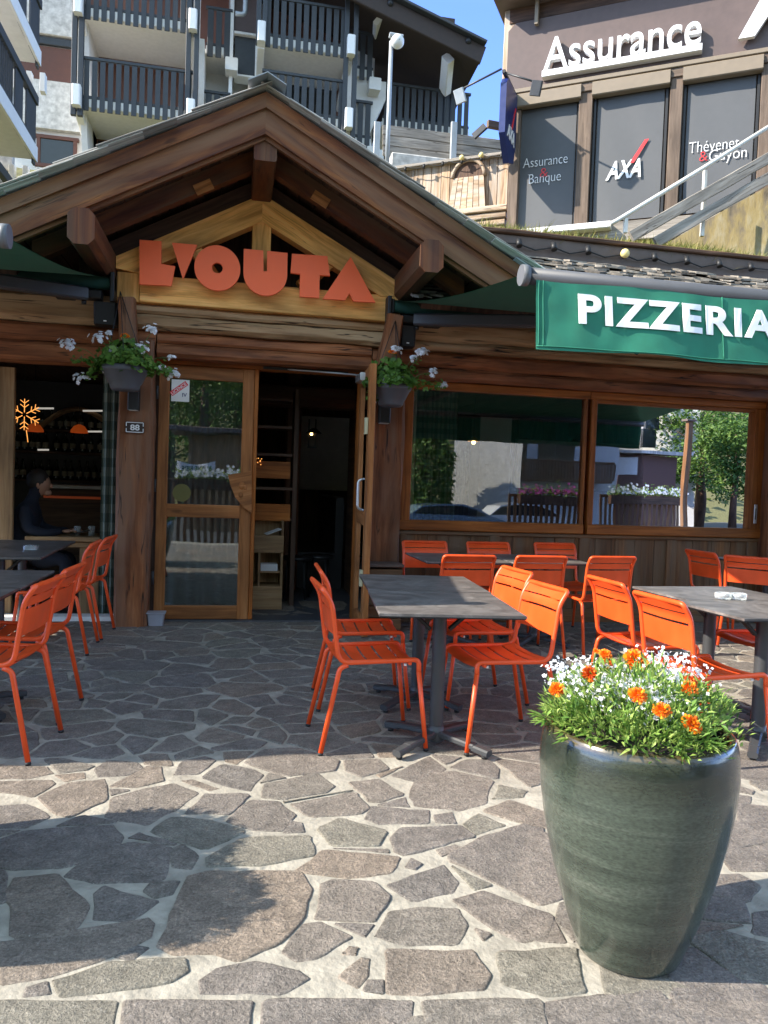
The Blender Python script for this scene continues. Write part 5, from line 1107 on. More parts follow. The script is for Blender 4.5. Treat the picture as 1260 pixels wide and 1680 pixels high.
def marigold(b,c,nrm,R):
    nrm=V(nrm).normalized(); e=nrm.orthogonal().normalized(); f_=nrm.cross(e)
    for ring,(rr,nn,tilt) in enumerate(((1.0,15,.10),(.85,14,.35),(.66,12,.65),(.45,9,1.0),(.25,6,1.4))):
        for k in range(nn):
            a=2*math.pi*(k+fr_.uniform(-.3,.3))/nn; d=(e*math.cos(a)+f_*math.sin(a)); s=nrm.cross(d)
            dd=(d*math.cos(tilt)+nrm*math.sin(tilt)).normalized(); L=R*rr*fr_.uniform(.8,1.1); w=R*.30
            base=V(c)+nrm*R*.10*ring*.8
            i=b.add([base+d*R*.08,base+dd*L*.55+s*w*.5,base+dd*L+s*w*.62-nrm*R*.10,base+dd*L*1.03+nrm*R*.02,base+dd*L-s*w*.62-nrm*R*.10,base+dd*L*.55-s*w*.5])
            b.face((i,i+1,i+2,i+3),None,False); b.face((i,i+3,i+4,i+5),None,False)
def hanging(label,cx,cy,zt_,zb_,r,heads,orange,trail,hang):
    H=thing('hanging_planter',label,'hanging planter',(cx,cy,zb_),'hanging flower planters by the doorway')
    prof=[(0,zb_),(r*.55,zb_),(r*.62,zb_+.02),(r*.66,zb_+.05),(r*.72,zb_+.06),(r*.92,zt_-.05),(r*.97,zt_-.045),(r*1.0,zt_-.04),(r*1.02,zt_),(r*.95,zt_),(r*.9,zt_-.05),(0,zt_-.05)]
    b=MB(); b.lathe(prof,cx,cy,36); b.build('bowl',M['planter_plastic'],H)
    b=MB(); b.lathe([(0,zt_-.035),(r*.9,zt_-.04)],cx,cy,20); b.build('soil',M['soil'],H)
    b=MB()
    for a in (.6,2.7,4.8): b.tube([(cx+r*.97*math.cos(a),cy+r*.97*math.sin(a),zt_),hang],.0035,5)
    b.build('hanger',M['black'],H)
    b=MB()
    for k in range(480):
        a=fr_.uniform(0,6.28); rr=r*1.3*math.sqrt(fr_.random()); hh=.01+.24*(1-(rr/(r*1.25))**2)*fr_.random()**.6
        if fr_.random()<.12: hh-=.05; rr=r*fr_.uniform(1.05,1.3)
        c=V((cx+rr*math.cos(a),cy+rr*math.sin(a)*.9,zt_+hh)); roundleaf(b,c,(math.cos(a)*.6+fr_.gauss(0,.4),math.sin(a)*.6-.35+fr_.gauss(0,.4),.7+fr_.gauss(0,.3)),fr_.uniform(.017,.036))
    for (tx,tz,n) in trail:
        for k in range(n*2):
            t=fr_.random(); s=1 if tx>cx else -1
            c=V((cx+s*r*.8+(tx-cx-s*r*.8)*t+fr_.gauss(0,.02),cy-.04+fr_.gauss(0,.03),zt_+.02+(tz-zt_-.02)*t*t+fr_.gauss(0,.018))); roundleaf(b,c,(fr_.gauss(0,.5),-.6,.6+fr_.gauss(0,.3)),fr_.uniform(.013,.027))
    for (fx,fz,R,n) in heads:      # leaves along every flower stalk
        for k in range(9):
            t=fr_.uniform(.1,.8); c=V((cx+(fx-cx)*(.35+.65*t)+fr_.gauss(0,.02),cy-.05*t+fr_.gauss(0,.02),zt_+.02+(fz-zt_-.02)*t+fr_.gauss(0,.015))); roundleaf(b,c,(fr_.gauss(0,.5),-.5,.7),fr_.uniform(.012,.024))
    b.build('foliage',M['leaf'],H)
    for (fx,fz,R,n) in heads:
        top=V((fx,cy-fr_.uniform(0,.10),fz)); b0=V((cx+(fx-cx)*.35,cy,zt_+.02)); mid=(b0+top)*.5+V((0,0,.03))
        s=MB(); s.tube([b0,mid,top],.0028,5); st_=s.build('flower_stem',M['stem'],H)
        b=MB(); truss_flower(b,top,R*1.1,int(n*2.4),R*.62); b.build('flower_head',M['petal_w'],st_)
    for (fx,fz,R) in orange:
        top=V((fx,cy-.05,fz)); s=MB(); s.tube([V((fx,cy,zt_)),top],.003,5); st_=s.build('flower_stem',M['stem'],H)
        b=MB(); marigold(b,top,(0,-.5,1),R); b.build('flower_head',M['petal_o'],st_)
HY=6.62
def fp(x,y): q=P(x,y,HY); return q.x,q.z
hd=[(*fp(113,568),.045,10),(*fp(165,557),.04,8),(*fp(190,582),.04,9),(*fp(178,610),.028,5),(*fp(252,545),.042,10),(*fp(232,572),.05,12),(*fp(284,590),.026,4),(*fp(283,615),.05,14),(*fp(135,622),.045,9),(*fp(178,547),.022,3),(*fp(262,605),.03,4)]
q=P(205,627,HY); qt=P(205,602,HY); qb=P(205,641,HY)
hanging('left hanging planter with white geraniums and long trailing stems beside the number plate',q.x,HY,qt.z,qb.z,.188,hd,[(*fp(206,554),.042)],[(fp(120,575)[0],fp(120,590)[1],16),(fp(285,610)[0],fp(285,615)[1],22),(fp(145,620)[0],fp(145,622)[1],26)],V((-.96,6.72,2.86)))
hd=[(*fp(648,576),.04,9),(*fp(692,580),.045,11),(*fp(677,588),.03,6),(*fp(655,617),.045,14),(*fp(620,626),.04,9),(*fp(708,612),.035,6),(*fp(727,632),.03,7),(*fp(612,660),.02,3)]
q=P(641,650,HY); qt=P(641,632,HY); qb=P(641,667,HY)
hanging('right hanging planter with short bushy leaves in front of the open door leaf',q.x,HY,qt.z,qb.z,.18,hd,[(*fp(642,580),.042)],[(fp(725,630)[0],fp(725,636)[1],20),(fp(612,655)[0],fp(612,662)[1],14)],V((1.385,6.72,2.80)))
# ================================================================== GROUND PLANTERS
PRZ=P(1045,1230,1.70).z
PCX,PCY,PH=1.178,2.005,.665
def pot_profile(H):
    pts=[(0,0.0),(.132,0.0),(.146,.006),(.153,.02),(.193,.13),(.229,.25),(.256,.37),(.272,.47),(.2775,.545),(.275,.60),(.269,.635),(.265,.648),(.261,.656),(.252,.660),(.243,.655),(.240,.64),(.242,.60),(.0,.598)]
    out=[]
    for i in range(len(pts)-1):
        for k in range(3):
            t=k/3; out.append((pts[i][0]+(pts[i+1][0]-pts[i][0])*t,(pts[i][1]+(pts[i+1][1]-pts[i][1])*t)*H/.66))
    out.append(pts[-1]); return out
def big_planter(label,cx,cy,full=True,seed=5,mar=None):
    g=random.Random(seed); T=thing('flower_planter',label,'planter',(cx,cy,0),'tall glazed flower planters')
    b=MB(); b.lathe(pot_profile(PH),cx,cy,72); b.build('pot',M['glaze'],T)
    b=MB(); b.grid(lambda u,v:(cx+.236*math.cos(u*6.2832)*v,cy+.236*math.sin(u*6.2832)*v,.615+.012*noise.noise(V((u*12,v*8,seed)))),36,10); b.build('soil',M['soil'],T)
    b=MB()
    # low feathery foliage spilling to the rim
    for k in range(950 if full else 800):
        a=g.uniform(0,6.283); rr=.268*math.sqrt(g.random())
        if full and rr>.16 and -1.15<a-6.283*(a>3.1416)<-.35 and g.random()<.75: continue       # the bare corner of soil at the right front
        hgt=.04+.17*(1-(rr/.33)**2)*g.random()
        c=V((cx+rr*math.cos(a),cy+rr*math.sin(a),.63+hgt)); out=V((math.cos(a)*rr/.29,math.sin(a)*rr/.29,.75+g.uniform(-.2,.5)))
        nl=g.randint(5,9)
        for j in range(nl):
            d=out+V((g.gauss(0,.6),g.gauss(0,.6),g.gauss(0,.45))); leaf(b,c+V((g.gauss(0,.012),g.gauss(0,.012),g.gauss(0,.012))),d,(g.gauss(0,.4),g.gauss(0,.4),1),g.uniform(.014,.036),g.uniform(.005,.011),.3)
    for k in range(70):
        a=g.uniform(0,6.283); rr=g.uniform(.215,.28); c=V((cx+rr*math.cos(a),cy+rr*math.sin(a),.655+g.uniform(0,.05)))
        if full and -1.15<a-6.283*(a>3.1416)<-.35: continue
        for j in range(6): leaf(b,c,(math.cos(a)+g.gauss(0,.5),math.sin(a)+g.gauss(0,.5),g.uniform(-.5,.5)),(0,0,1),g.uniform(.03,.06),g.uniform(.008,.014),.3)
    b.build('foliage',M['leaf2'],T)
    if full:
        b=MB(); 
        for (px,py,Y,n,sx,sy) in ((960,1118,2.10,75,.055,.035),(925,1108,2.12,12,.03,.025),(1085,1105,2.10,80,.06,.04),(1050,1140,1.98,60,.06,.03),(1030,1120,2.06,30,.05,.03),(1120,1125,2.08,30,.04,.04),(1000,1130,2.0,35,.05,.02),(1075,1160,1.93,25,.03,.02)):
            q=P(px,py,Y)
            for k in range(int(n*5.5)):
                c=q+V((max(-1.8*sx,min(1.8*sx,g.gauss(0,sx))),g.gauss(0,.05),max(-.05,min(1.5*sy,g.gauss(0,sy))))); floret(b,c,(g.gauss(0,.6),-.6+g.gauss(0,.5),.7),g.uniform(.0045,.0085),g.choice((2,4,5)))
        o=b.build('white_blossom',M['petal_w'],T); o['kind']='stuff'
        b=MB()
        for k in range(60):
            q=P(g.uniform(910,1130),g.uniform(1110,1165),g.uniform(1.95,2.15)); b.tube([q,q+V((g.gauss(0,.03),g.gauss(0,.03),-.09))],.0012,4)
        b.build('blossom_stems',M['stem'],T)
        for (px,py,Y,R,mt) in ((1042,1084,2.07,.042,'petal_o'),(968,1106,2.02,.03,'petal_r'),(914,1131,2.0,.026,'petal_o'),(1046,1141,1.83,.027,'petal_o'),(1086,1166,1.79,.026,'petal_o'),(1134,1189,1.765,.032,'petal_o'),(1132,1119,1.92,.024,'petal_r'),(1131,1129,1.88,.026,'petal_o'),(993,1074,2.10,.022,'petal_o'),(997,1089,2.09,.018,'petal_r'),(978,1068,2.12,.010,'petal_o')):
            q=P(px,py,Y); s=MB(); s.tube([V((q.x+(cx-q.x)*.2,q.y+.03,.64)),q+V((0,.01,-.03)),q],[.003,.003,.004],6); st_=s.build('flower_stem',M['stem'],T)
            b=MB(); marigold(b,q,(g.gauss(0,.2),-.75,.8),R*.95); b.build('marigold_head',M[mt],st_)
    else:
        for k in range(9):
            a=g.uniform(0,6.28); rr=.2*math.sqrt(g.random()); q=V((cx+rr*math.cos(a),cy+rr*math.sin(a),.80+g.uniform(0,.08))); b=MB(); marigold(b,q,(0,-.4,1),.032); b.build('marigold_head',M['petal_o'],T)
    return T
big_planter('tall grey green glazed planter with orange marigolds and white blossom standing in sunlight',PCX,PCY)
SHX=1/math.tan(SUN_EL)
big_planter('glazed planter outside the left edge throwing a round shadow',.13-.93*SHX,2.40,False,9)
big_planter('unseen glazed planter added outside the left edge to throw a flat topped shadow',-.12-.80*SHX,2.80,False,12)  # added out of view to cast the upper lobe of the foreground shadow
# ================================================================== TABLES
def make_table(w,d,label,loc,rz,group=None):
    T=thing('pedestal_table',label,'table',(0,0,0),group)
    b=MB(); b.box(-w/2,w/2,-d/2,d/2,.728,.740,c=.002); top=b.build('tabletop',M["slate_top"],T)
    b=MB(); b.box(-w/2+.002,w/2-.002,-d/2+.002,d/2-.002,.722,.727,c=0); b.build('edge_layer',M['black'],top)
    b=MB(); b.lathe([(.036,.055),(.036,.70)],0,0,20); b.lathe([(.042,.02),(.046,.05),(.04,.10),(.036,.102)],0,0,20); b.build('column',M['anthracite'],T)
    b=MB(); b.box(-.17,.17,-.03,.03,.690,.721,c=.004); b.box(-.03,.03,-.17,.17,.689,.720,c=.004); b.prism((.05,0,.60),(.16,0,.70),.03,.02,(0,0,1),.004); b.prism((-.05,0,.60),(-.16,0,.70),.03,.02,(0,0,1),.004); b.build('tilt_bracket',M['black'],T)
    for k in range(4):
        a=math.pi/4+k*math.pi/2; dx,dy=math.cos(a),math.sin(a); b=MB()
        b.prism((dx*.02,dy*.02,.062),(dx*.24,dy*.24,.045),.058,.034,(0,0,1),.008,taper=.85); b.prism((dx*.235,dy*.235,.040),(dx*.325,dy*.325,.030),.05,.034,(0,0,1),.008); f=b.build('foot',M['anthracite'],T)
        b=MB(); b.tube([(dx*.30,dy*.30,.0),(dx*.30,dy*.30,.018)],.016,10); b.build('glide',M['foot'],f)
    T.location=loc; T.rotation_euler=(0,0,rz)
    return T
GT='dark pedestal tables on the terrace'
tab=make_table(.70,.75,'dark stone topped table with a sunlit front edge, nearest of the central pair',(1.07,3.775,0),R_(-6),GT)
dup(tab,(1.15,4.53,0),R_(-5),'dark stone topped table pushed behind the sunlit fronted central one',GT)
tr_=make_table(.74,.57,'dark table behind the flower planter carrying two glass ashtrays',(2.84,3.62,0),R_(4),GT)
dup(tr_,(2.92,4.20,0),R_(3),'dark table joined behind the one with two glass ashtrays',GT)
dup(tab,(-1.40,4.55,0),R_(0),'dark empty topped table at left between chairs and frame edge',GT)
dup(tr_,(-1.43,3.915,0),R_(0),'dark table mostly outside the frame before the left chairs',GT)
dup(tab,(-1.66,6.02,0),R_(2),'dark table with a square glass ashtray before the dining opening',GT)
dup(tab,(-1.68,6.72,0),R_(2),'dark table touching the dining opening sill',GT)
dup(tab,(1.87,6.17,0),0,'dark table by the window wall nearest the open door',GT)
dup(tab,(2.60,6.2,0),0,'dark table by the window wall below the first pane',GT)
dup(tab,(5.0,6.35,0),R_(8),'dark table by the window wall at the far right corner',GT)
# ================================================================== CHAIRS
def make_chair():
    T=thing('metal_chair','chair','chair',(0,0,0),'orange slatted metal chairs')
    r=.0125; yw=.205
    side=lambda s:[V((.215,s*(yw+.004),.40)),V((.215,s*yw,.460)),V((-.195,s*yw,.450)),V((-.238,s*yw,.745)),V((-.285,s*(yw-.0),.815))]
    L=fillet(side(-1),[.055,.06,.10]); Rr=fillet(side(1),[.055,.06,.10])
    path=L[:-1]; tl=L[-1]; trr=Rr[-1]
    cor=fillet([L[-2],tl,trr,Rr[-2]],.055,6)
    pts=L[:-1]+cor[1:-1]+Rr[:-1][::-1]
    b=MB(); b.tube(pts,r,12); b.tube([(-.165,-yw,.447),(-.165,yw,.447)],.009,8); b.tube([(.17,-yw,.440),(.17,yw,.440)],.009,8); b.build('frame',M['orange'],T)
    def zs(x):
        t=(x+.19)/.40; return .466-.020*math.sin(math.pi*min(1,max(0,t)))-(.018*((t-.88)/.12)**2 if t>.88 else 0)
    b=MB(); n=5; x0,x1=-.195,.222; st=(x1-x0)/n
    for i in range(n):
        a=x0+i*st+(.006 if i else 0); c=x0+(i+1)*st-(.006 if i<n-1 else 0)
        fn=lambda u,v,a=a,c=c:V((a+(c-a)*u,-.197+.394*v,zs(a+(c-a)*u)-.012*math.sin(math.pi*v)))
        b.grid(fn,5,8); b.grid(lambda u,v,fn=fn:fn(1-u,v)-V((0,0,.003)),5,8)
    for s in (-1,1): b.grid(lambda u,v,s=s:V((x0+(x1-x0)*u,s*(.190+.012*v),zs(x0+(x1-x0)*u)-.012*math.sin(math.pi*(.018*(1-v)))+.001)),18,1)
    b.build('seat',M['orange'],T)
    b=MB(); w=.196
    def bk(z): # x of the back surface at height z, along the posts
        t=(z-.452)/(.745-.452); return -.195-.043*t if z<.745 else -.238-.047*((z-.745)/.07)
    for (za,zb2) in ((.582,.704),(.716,.760),(.767,.812)):
        fn=lambda u,v,za=za,zb2=zb2:V((bk(za+(zb2-za)*v)+.004-.014*math.sin(math.pi*u),-w+2*w*u,za+(zb2-za)*v))
        b.grid(fn,10,4); b.grid(lambda u,v,fn=fn:fn(1-u,v)-V((.003,0,0)),10,4)
    b.build('backrest',M['orange'],T)
    for s in (-1,1):
        b=MB(); b.tube([(.215,s*(yw+.004),.402),(.262,s*(yw+.022),.012)],[r,r*.92],12); l=b.build('leg',M['orange'],T); b=MB(); b.tube([(.2635,s*(yw+.0226),0),(.2618,s*(yw+.0222),.014)],.0135,10); b.build('foot_cap',M['foot'],l)
        b=MB(); b.tube(fillet([V((-.150,s*(yw+.0),.440)),V((-.190,s*(yw+.004),.425)),V((-.275,s*(yw+.022),.012))],.03,5),[r]*7+[r*.92] if False else r,12); l=b.build('leg',M['orange'],T); b=MB(); b.tube([(-.2765,s*(yw+.0225),0),(-.274,s*(yw+.0221),.014)],.0135,10); b.build('foot_cap',M['foot'],l)
        b=MB(); b.tube([(.15,s*(yw-.018),.438),(.15,s*(yw-.018),.426)],.008,8); b.build('glide_stud',M['white_print'],T)
    return T
ch0=make_chair(); GC='orange slatted metal chairs'
CH=[(.725,3.90,2,'orange chair left of the central tables standing nearest the camera, seat towards right'),
 (.81,4.60,-2,'orange chair left of the central tables, second row behind the nearest left one'),
 (1.42,3.85,186,'orange chair right of the central tables nearest the camera, left of the flower planter'),
 (1.53,4.60,186,'orange chair right of the central tables, behind the nearest right one'),
 (2.40,3.50,4,'orange sunlit chair directly behind the flower planter with its back to the left'),
 (2.46,4.16,2,'orange sunlit chair second behind the flower planter, its back showing two slits'),
 (3.34,4.22,182,'orange chair at the right frame edge showing only its seat behind the table column'),
 (3.30,3.60,184,'orange chair cut by the right frame edge beyond the nearest right table'),
 (1.77,5.80,92,'orange chair with its back to the camera, leftmost of three before the window tables'),
 (2.38,5.84,90,'orange chair with its back to the camera, middle of three before the window tables'),
 (2.99,5.90,95,'orange chair turned slightly left, rightmost of three before the window tables'),
 (1.76,6.56,-90,'orange chair against the window wall nearest the doorway'),
 (2.39,6.60,-90,'orange chair against the window wall, middle of the three wall chairs'),
 (3.09,6.66,-90,'orange chair against the window wall, rightmost of the three wall chairs'),
 (4.55,6.36,4,'orange chair by the right window post with its narrow back turned left'),
 (4.62,6.02,42,'orange chair at the far right turned towards the corner table'),
 (-1.13,3.93,174,'orange chair on the left nearest the camera, one leg close to the sunlight line'),
 (-1.13,4.50,176,'orange chair second from the camera in the left row'),
 (-1.29,6.10,180,'orange chair third in the left row, seat visible beyond the first table'),
 (-1.26,6.66,176,'orange chair farthest in the left row beside the split post')]
for i,(x,y,a,lab) in enumerate(CH):
    if i==0: ch0.location=(x,y,0); ch0.rotation_euler=(0,0,R_(a)); ch0['label']=lab
    else: dup(ch0,(x,y,0),R_(a),lab,GC)
# ================================================================== ASHTRAYS
def ashtray(label,loc,sq=False,rz=0):
    T=thing('ashtray',label,'ashtray',(0,0,0),'glass ashtrays')
    b=MB()
    if sq: b.prism((0,0,0),(0,0,.03),.095,.095,(0,1,0),.012); b.prism((0,0,.031),(0,0,.0335),.07,.07,(0,1,0),.01)
    else: b.lathe([(0,0),(.040,0),(.046,.006),(.047,.034),(.041,.037),(.038,.034),(.036,.012),(0,.010)],0,0,24)
    b.build('glass_bowl',M['glass_small'],T); T.location=loc; T.rotation_euler=(0,0,rz); return T
q=GZ(1186,982,.742); ash=ashtray('round glass ashtray, left one of two on the right table',(q.x-.0,q.y,.7405))
q=GZ(1211,983,.742); dup(ash,(q.x,q.y,.7405),.4,'round glass ashtray, right one of two on the right table','glass ashtrays')
q=GZ(51,901,.742); ashtray('square glass ashtray on the left table before the dining opening',(q.x,q.y,.7405),True)
# small tubs at the wall
T=thing('plastic_tub','small pale grey plastic planter box at the foot of the door leaf','planter box',(-.64,7.08,0))
b=MB(); b.prism((-.64,7.07,0),(-.64,7.07,.105),.125,.11,(0,1,0),.008,taper=1.16); b.build('tub',M['grey_tub'],T); b=MB(); b.box(-.722,-.558,7.0,7.14,.106,.118,c=.004); b.build('rim',M['grey_tub'],T)
T=thing('storage_box','dark slatted storage box on the ground behind the central table','box',(1.36,6.82,0))
b=MB()
for k in range(5): b.box(1.19,1.53,6.70,6.94,.02+k*.112,.122+k*.112,c=.006)
b.build('body',M['wood_panel'],T); b=MB(); b.box(1.18,1.54,6.69,6.95,.59,.615,c=.004); b.build('lid',M['dark_fascia'],T)
# ================================================================== INTERIOR THINGS
T=thing('dining_table','pale wooden dining table just inside the left opening','table',(-1.45,7.75,0))
b=MB(); b.box(-1.86,-1.05,7.5,8.1,.70,.74,c=.004,axis=0); b.build('tabletop',M['wood_int'],T); b=MB(); b.box(-1.40,-1.22,7.6,7.85,.0,.69,c=.006,axis=2); b.build('leg',M['wood_int'],T)
b=MB(); b.box(-1.7,-1.2,7.56,8.04,.64,.69,c=.004); b.build('apron',M['wood_int'],T)
g0=None
for i,(px,lab) in enumerate(((127,'clear tumbler on the wooden dining table, left one of two'),(150,'clear tumbler on the wooden dining table, right one of two'))):
    q=P(px,868,7.72); T=thing('tumbler',lab,'glass',(q.x,7.72,.741),'tumblers on the dining table'); b=MB(); b.lathe([(0,.742),(.028,.742),(.033,.83),(.030,.83),(.026,.752),(0,.752)],q.x,7.72,16); b.build('glass_body',M['glass_small'],T)
# curtain
def curtain(name,label,x0,x1,y,z0,z1,mat,n=7,amp=.03):
    b=MB(); b.grid(lambda u,v:(x0+(x1-x0)*u+.0*v,y+amp*math.sin(u*n*6.28+v*.6)*(1-.3*v),z0+(z1-z0)*v),n*8,8); o=b.build(name,M[mat]); return tag(o,label,'curtain')
curtain('curtain','greenish plaid curtain gathered at the right side of the dining opening',-1.20,-1.01,7.46,.03,2.26,'plaid',3,.025)
curtain('curtain','dark door curtain hanging behind the closed door glass',-.62,.08,7.44,.05,2.25,'curtain',5,.025)
curtain('curtain','cream net curtain at the left edge of the window',1.68,1.80,7.50,.9,2.3,'net',2,.02)
curtain('curtain','dark plaid curtain beside the cream net in the window',1.82,2.25,7.56,.9,2.3,'plaid',5,.03)
curtain('curtain','dark plaid curtain at the right end of the second window',4.75,5.45,7.56,.9,2.3,'plaid',6,.03)
# snowflake light
q=P(40,680,7.62); T=thing('snowflake_light','lit warm snowflake ornament hanging in the left opening','ornament',tuple(q))
b=MB(); R0=.145
for k in range(6):
    a=k*math.pi/3+math.pi/6*0+math.pi/2; d=V((math.cos(a),0,math.sin(a))); b.tube([q+d*.02,q+d*R0],.0038,6)
    for t in (.45,.72):
        for s in (-1,1):
            e=V((math.cos(a+s*.9),0,math.sin(a+s*.9))); b.tube([q+d*R0*t,q+d*R0*t+e*R0*.32],.0032,5)
b.build('branches',M['fairy'],T); b=MB(); b.tube([q+V((0,0,R0)),V((q.x,q.y,2.6))],.002,4); b.build('cord',M['black'],T); b=MB(); b.tube([q+V((.02,0,-R0)),q+V((.035,0,-R0-.11))],.004,4); b.build('tail_light',M['fairy'],T)
# bar back
T=thing('bar_shelves','tall dark back bar with lit shelves of bottles under a wooden arch','shelf unit',(-2.1,11.2,0))
bx0,bx1=-3.3,-.9
zsh=[P(120,y,11.1).z for y in (788,742,706)]
b=MB(); b.box(bx0,bx1,11.42,11.48,.0,2.6,c=0); b.build('back_panel',M['black'],T)
for z in zsh: b=MB(); b.box(bx0,bx1,11.0,11.4,z-.03,z,c=.004); b.build('shelf',M['wood_intdark'],T)
b=MB(); pa=[P(60+130*i/14,705-34*math.sin(math.pi*i/14),10.95) for i in range(15)]; b.tube(pa,.035,8); b.build('arch',M['wood_int'],T)
for (a,c,y,nm) in ((60,88,670,'strip'),(136,186,674,'strip'),(62,80,738,'strip'),(140,175,708,'strip')): b=MB(); p0=P(a,y,10.9); p1=P(c,y,10.9); b.prism(p0,p1,.03,.022,(0,0,1),.004); b.build('light_strip',M['tube_white'],T)
C0=thing('bar_counter','bar counter with pale top and red glow beneath in the dining room','counter',(-2.0,9.9,0))
zc_=P(150,797,9.8).z
b=MB(); b.box(-2.3,-.9,9.6,10.2,zc_-.04,zc_,c=.004); b.build('counter_top',M['counter'],C0); b=MB(); b.box(-2.3,-.9,9.7,10.1,0,zc_-.05,c=0); b.build('front',M['wood_intdark'],C0)
b=MB(); b.box(-2.2,-.95,9.675,9.69,zc_-.16,zc_-.13,c=0); b.build('glow_strip',emit('red_glow',(.8,.13,.03),.012),C0)
bot=thing('bottle','dark glass bottle standing on the back bar shelves','bottle',(0,0,0),'bottles on the back bar shelves')
b=MB(); b.lathe([(0,0),(.036,0),(.038,.01),(.038,.16),(.014,.20),(.013,.26),(.016,.262),(.016,.275),(0,.275)],0,0,12); b.build('glass_body',M['bottle'],bot)
b=MB(); b.lathe([(.0385,.05),(.0385,.12)],0,0,12); b.build('paper_label',plain('bottle_paper',(.3,.27,.2),.8,var=.4),bot)
k=0
for z in zsh:
    x=-2.9
    while x<-1.3:
        lab='dark glass bottle standing on the back bar shelves'
        if k==0: bot.location=(x,11.2,z+.002)
        else: dup(bot,(x,11.2+rnd.uniform(-.05,.05),z+.002),rnd.uniform(0,6),lab,'bottles on the back bar shelves')
        k+=1; x+=rnd.uniform(.085,.13)
for px,py,lab in ((130,706,'orange pendant lamp shade over the bar, right one'),(57,704,'orange pendant lamp shade over the bar, half hidden left one')):
    q=P(px,py,9.6); T=thing('pendant_lamp',lab,'lamp',tuple(q)); b=MB(); b.lathe([(.10,q.z-.03),(.095,q.z),(.06,q.z+.05),(.015,q.z+.07)],q.x,q.y,20); b.build('shade',M['orange_shade'],T); b=MB(); b.tube([q+V((0,0,.07)),V((q.x,q.y,2.62))],.004,5); b.build('cord',M['black'],T)
# window pendant
q=P(777,724,8.9); T=thing('pendant_lamp','small lit yellow pendant lamp seen through the first window','lamp',tuple(q))
b=MB(); b.lathe([(.075,q.z),(.07,q.z+.012),(.02,q.z+.045),(.012,q.z+.055)],q.x,q.y,20); b.build('shade',plain('straw_shade',(.75,.45,.10),.6),T); b=MB(); b.sphere(q+V((0,0,-.012)),.026,10,8); b.build('bulb',M['lampglow'],T); b=MB(); b.tube([q+V((0,0,.05)),V((q.x,q.y,2.62))],.004,5); b.build('cord',M['black'],T)
# black lantern in the doorway
q=P(512,715,9.2); T=thing('lantern_lamp','black metal wall lantern with a lit bulb inside the doorway','lamp',tuple(q))
b=MB(); 
for dx in (-.04,.04): b.box(q.x+dx-.008,q.x+dx+.008,q.y-.008,q.y+.008,q.z-.13,q.z+.2,c=.002,axis=2)
b.box(q.x-.05,q.x+.05,q.y-.05,q.y+.05,q.z-.145,q.z-.13,c=.002); b.lathe([(.10,q.z+.03),(.03,q.z+.09)],q.x+.02,q.y,14); b.build('cage',M['black'],T); b=MB(); b.sphere(q+V((-.01,-.02,.02)),.017,8,6); b.build('bulb',M['lampglow'],T)
# cabinet and shelves seen through the door
T=thing('wooden_cabinet','pale wooden cabinet with open compartments inside the doorway','cabinet',(.42,7.95,0))
cx0,cx1=P(408,900,7.9).x,P(465,900,7.9).x; cz=[P(430,y,7.9).z for y in (855,878,905,927,962,990)]
b=MB()
b.box(cx0,cx1,7.9,8.25,0,cz[4],c=.005); b.box(cx0,cx0+.025,7.9,8.25,cz[4],cz[0],c=.003,axis=2); b.box(cx1-.025,cx1,7.9,8.25,cz[4],cz[0],c=.003,axis=2); b.box(cx0,cx1,8.23,8.26,cz[4],cz[0],c=.002); b.box(cx0+.10,cx0+.12,7.9,8.23,cz[4],cz[2],c=.002,axis=2)
b.box(cx0+.026,cx1-.026,7.89,8.23,cz[2]-.01,cz[2]+.01,c=.002); b.box(cx0,cx1,7.885,7.9,cz[2],cz[1],c=.003); b.box(cx0+.12,cx1-.026,7.9,8.23,cz[3]-.08,cz[3]-.065,c=.002); b.build('carcass',M['wood_int'],T)
for (dx,z,n,lab) in ((.13,cz[3]-.064,7,'stack of white napkins in the cabinet compartment'),):
    for k in range(n):
        b=MB(); b.box(cx0+dx,cx0+dx+.17,7.93,8.1,z+k*.010,z+k*.010+.008,c=.002); 
        if k==0: S=tag(b.build('napkin',M['paper']),lab,'napkins','napkins in the cabinet')
        else: tag(b.build('napkin',M['paper']),lab,'napkins','napkins in the cabinet')
q=P(450,872,7.95); b=MB(); b.prism(q+V((-.09,0,-.03)),q+V((.06,.02,.03)),.2,.004,(0,0,1),.001); tag(b.build('leaflet',M['paper']),'white leaflet lying in the open top of the cabinet','leaflet')
T=thing('shelf_rack','dark wooden display shelves above the pale cabinet','shelf',(.45,8.3,0))
b=MB()
for y in (655,700,745,800,850): 
    p0=P(410,y,8.3); p1=P(478,y+3,8.3); b.prism(p0,V((p1.x,8.3,p0.z)),.28,.03,(0,0,1),.003)
b.box(P(478,800,8.3).x,P(478,800,8.3).x+.05,8.15,8.45,.0,2.3,c=.004,axis=2); b.build('rack',M['wood_intdark'],T)
for y in (765,835): p0=P(412,y,8.14); p1=P(476,y,8.14); b=MB(); b.box(p0.x,p1.x,8.12,8.15,p0.z-.12,p0.z+.06,c=.004); b.build('front_board',M['wood_frame'],T)
q=P(421,760,8.1); T=thing('snowflake_light','small lit fairy light cluster on the shelves inside the doorway','ornament',tuple(q))
for k in range(9): b=MB(); b.sphere(q+V((fr_.uniform(-.04,.06),0,fr_.uniform(-.05,.06))),.006,6,4); b.build('bulb',M['fairy'],T)

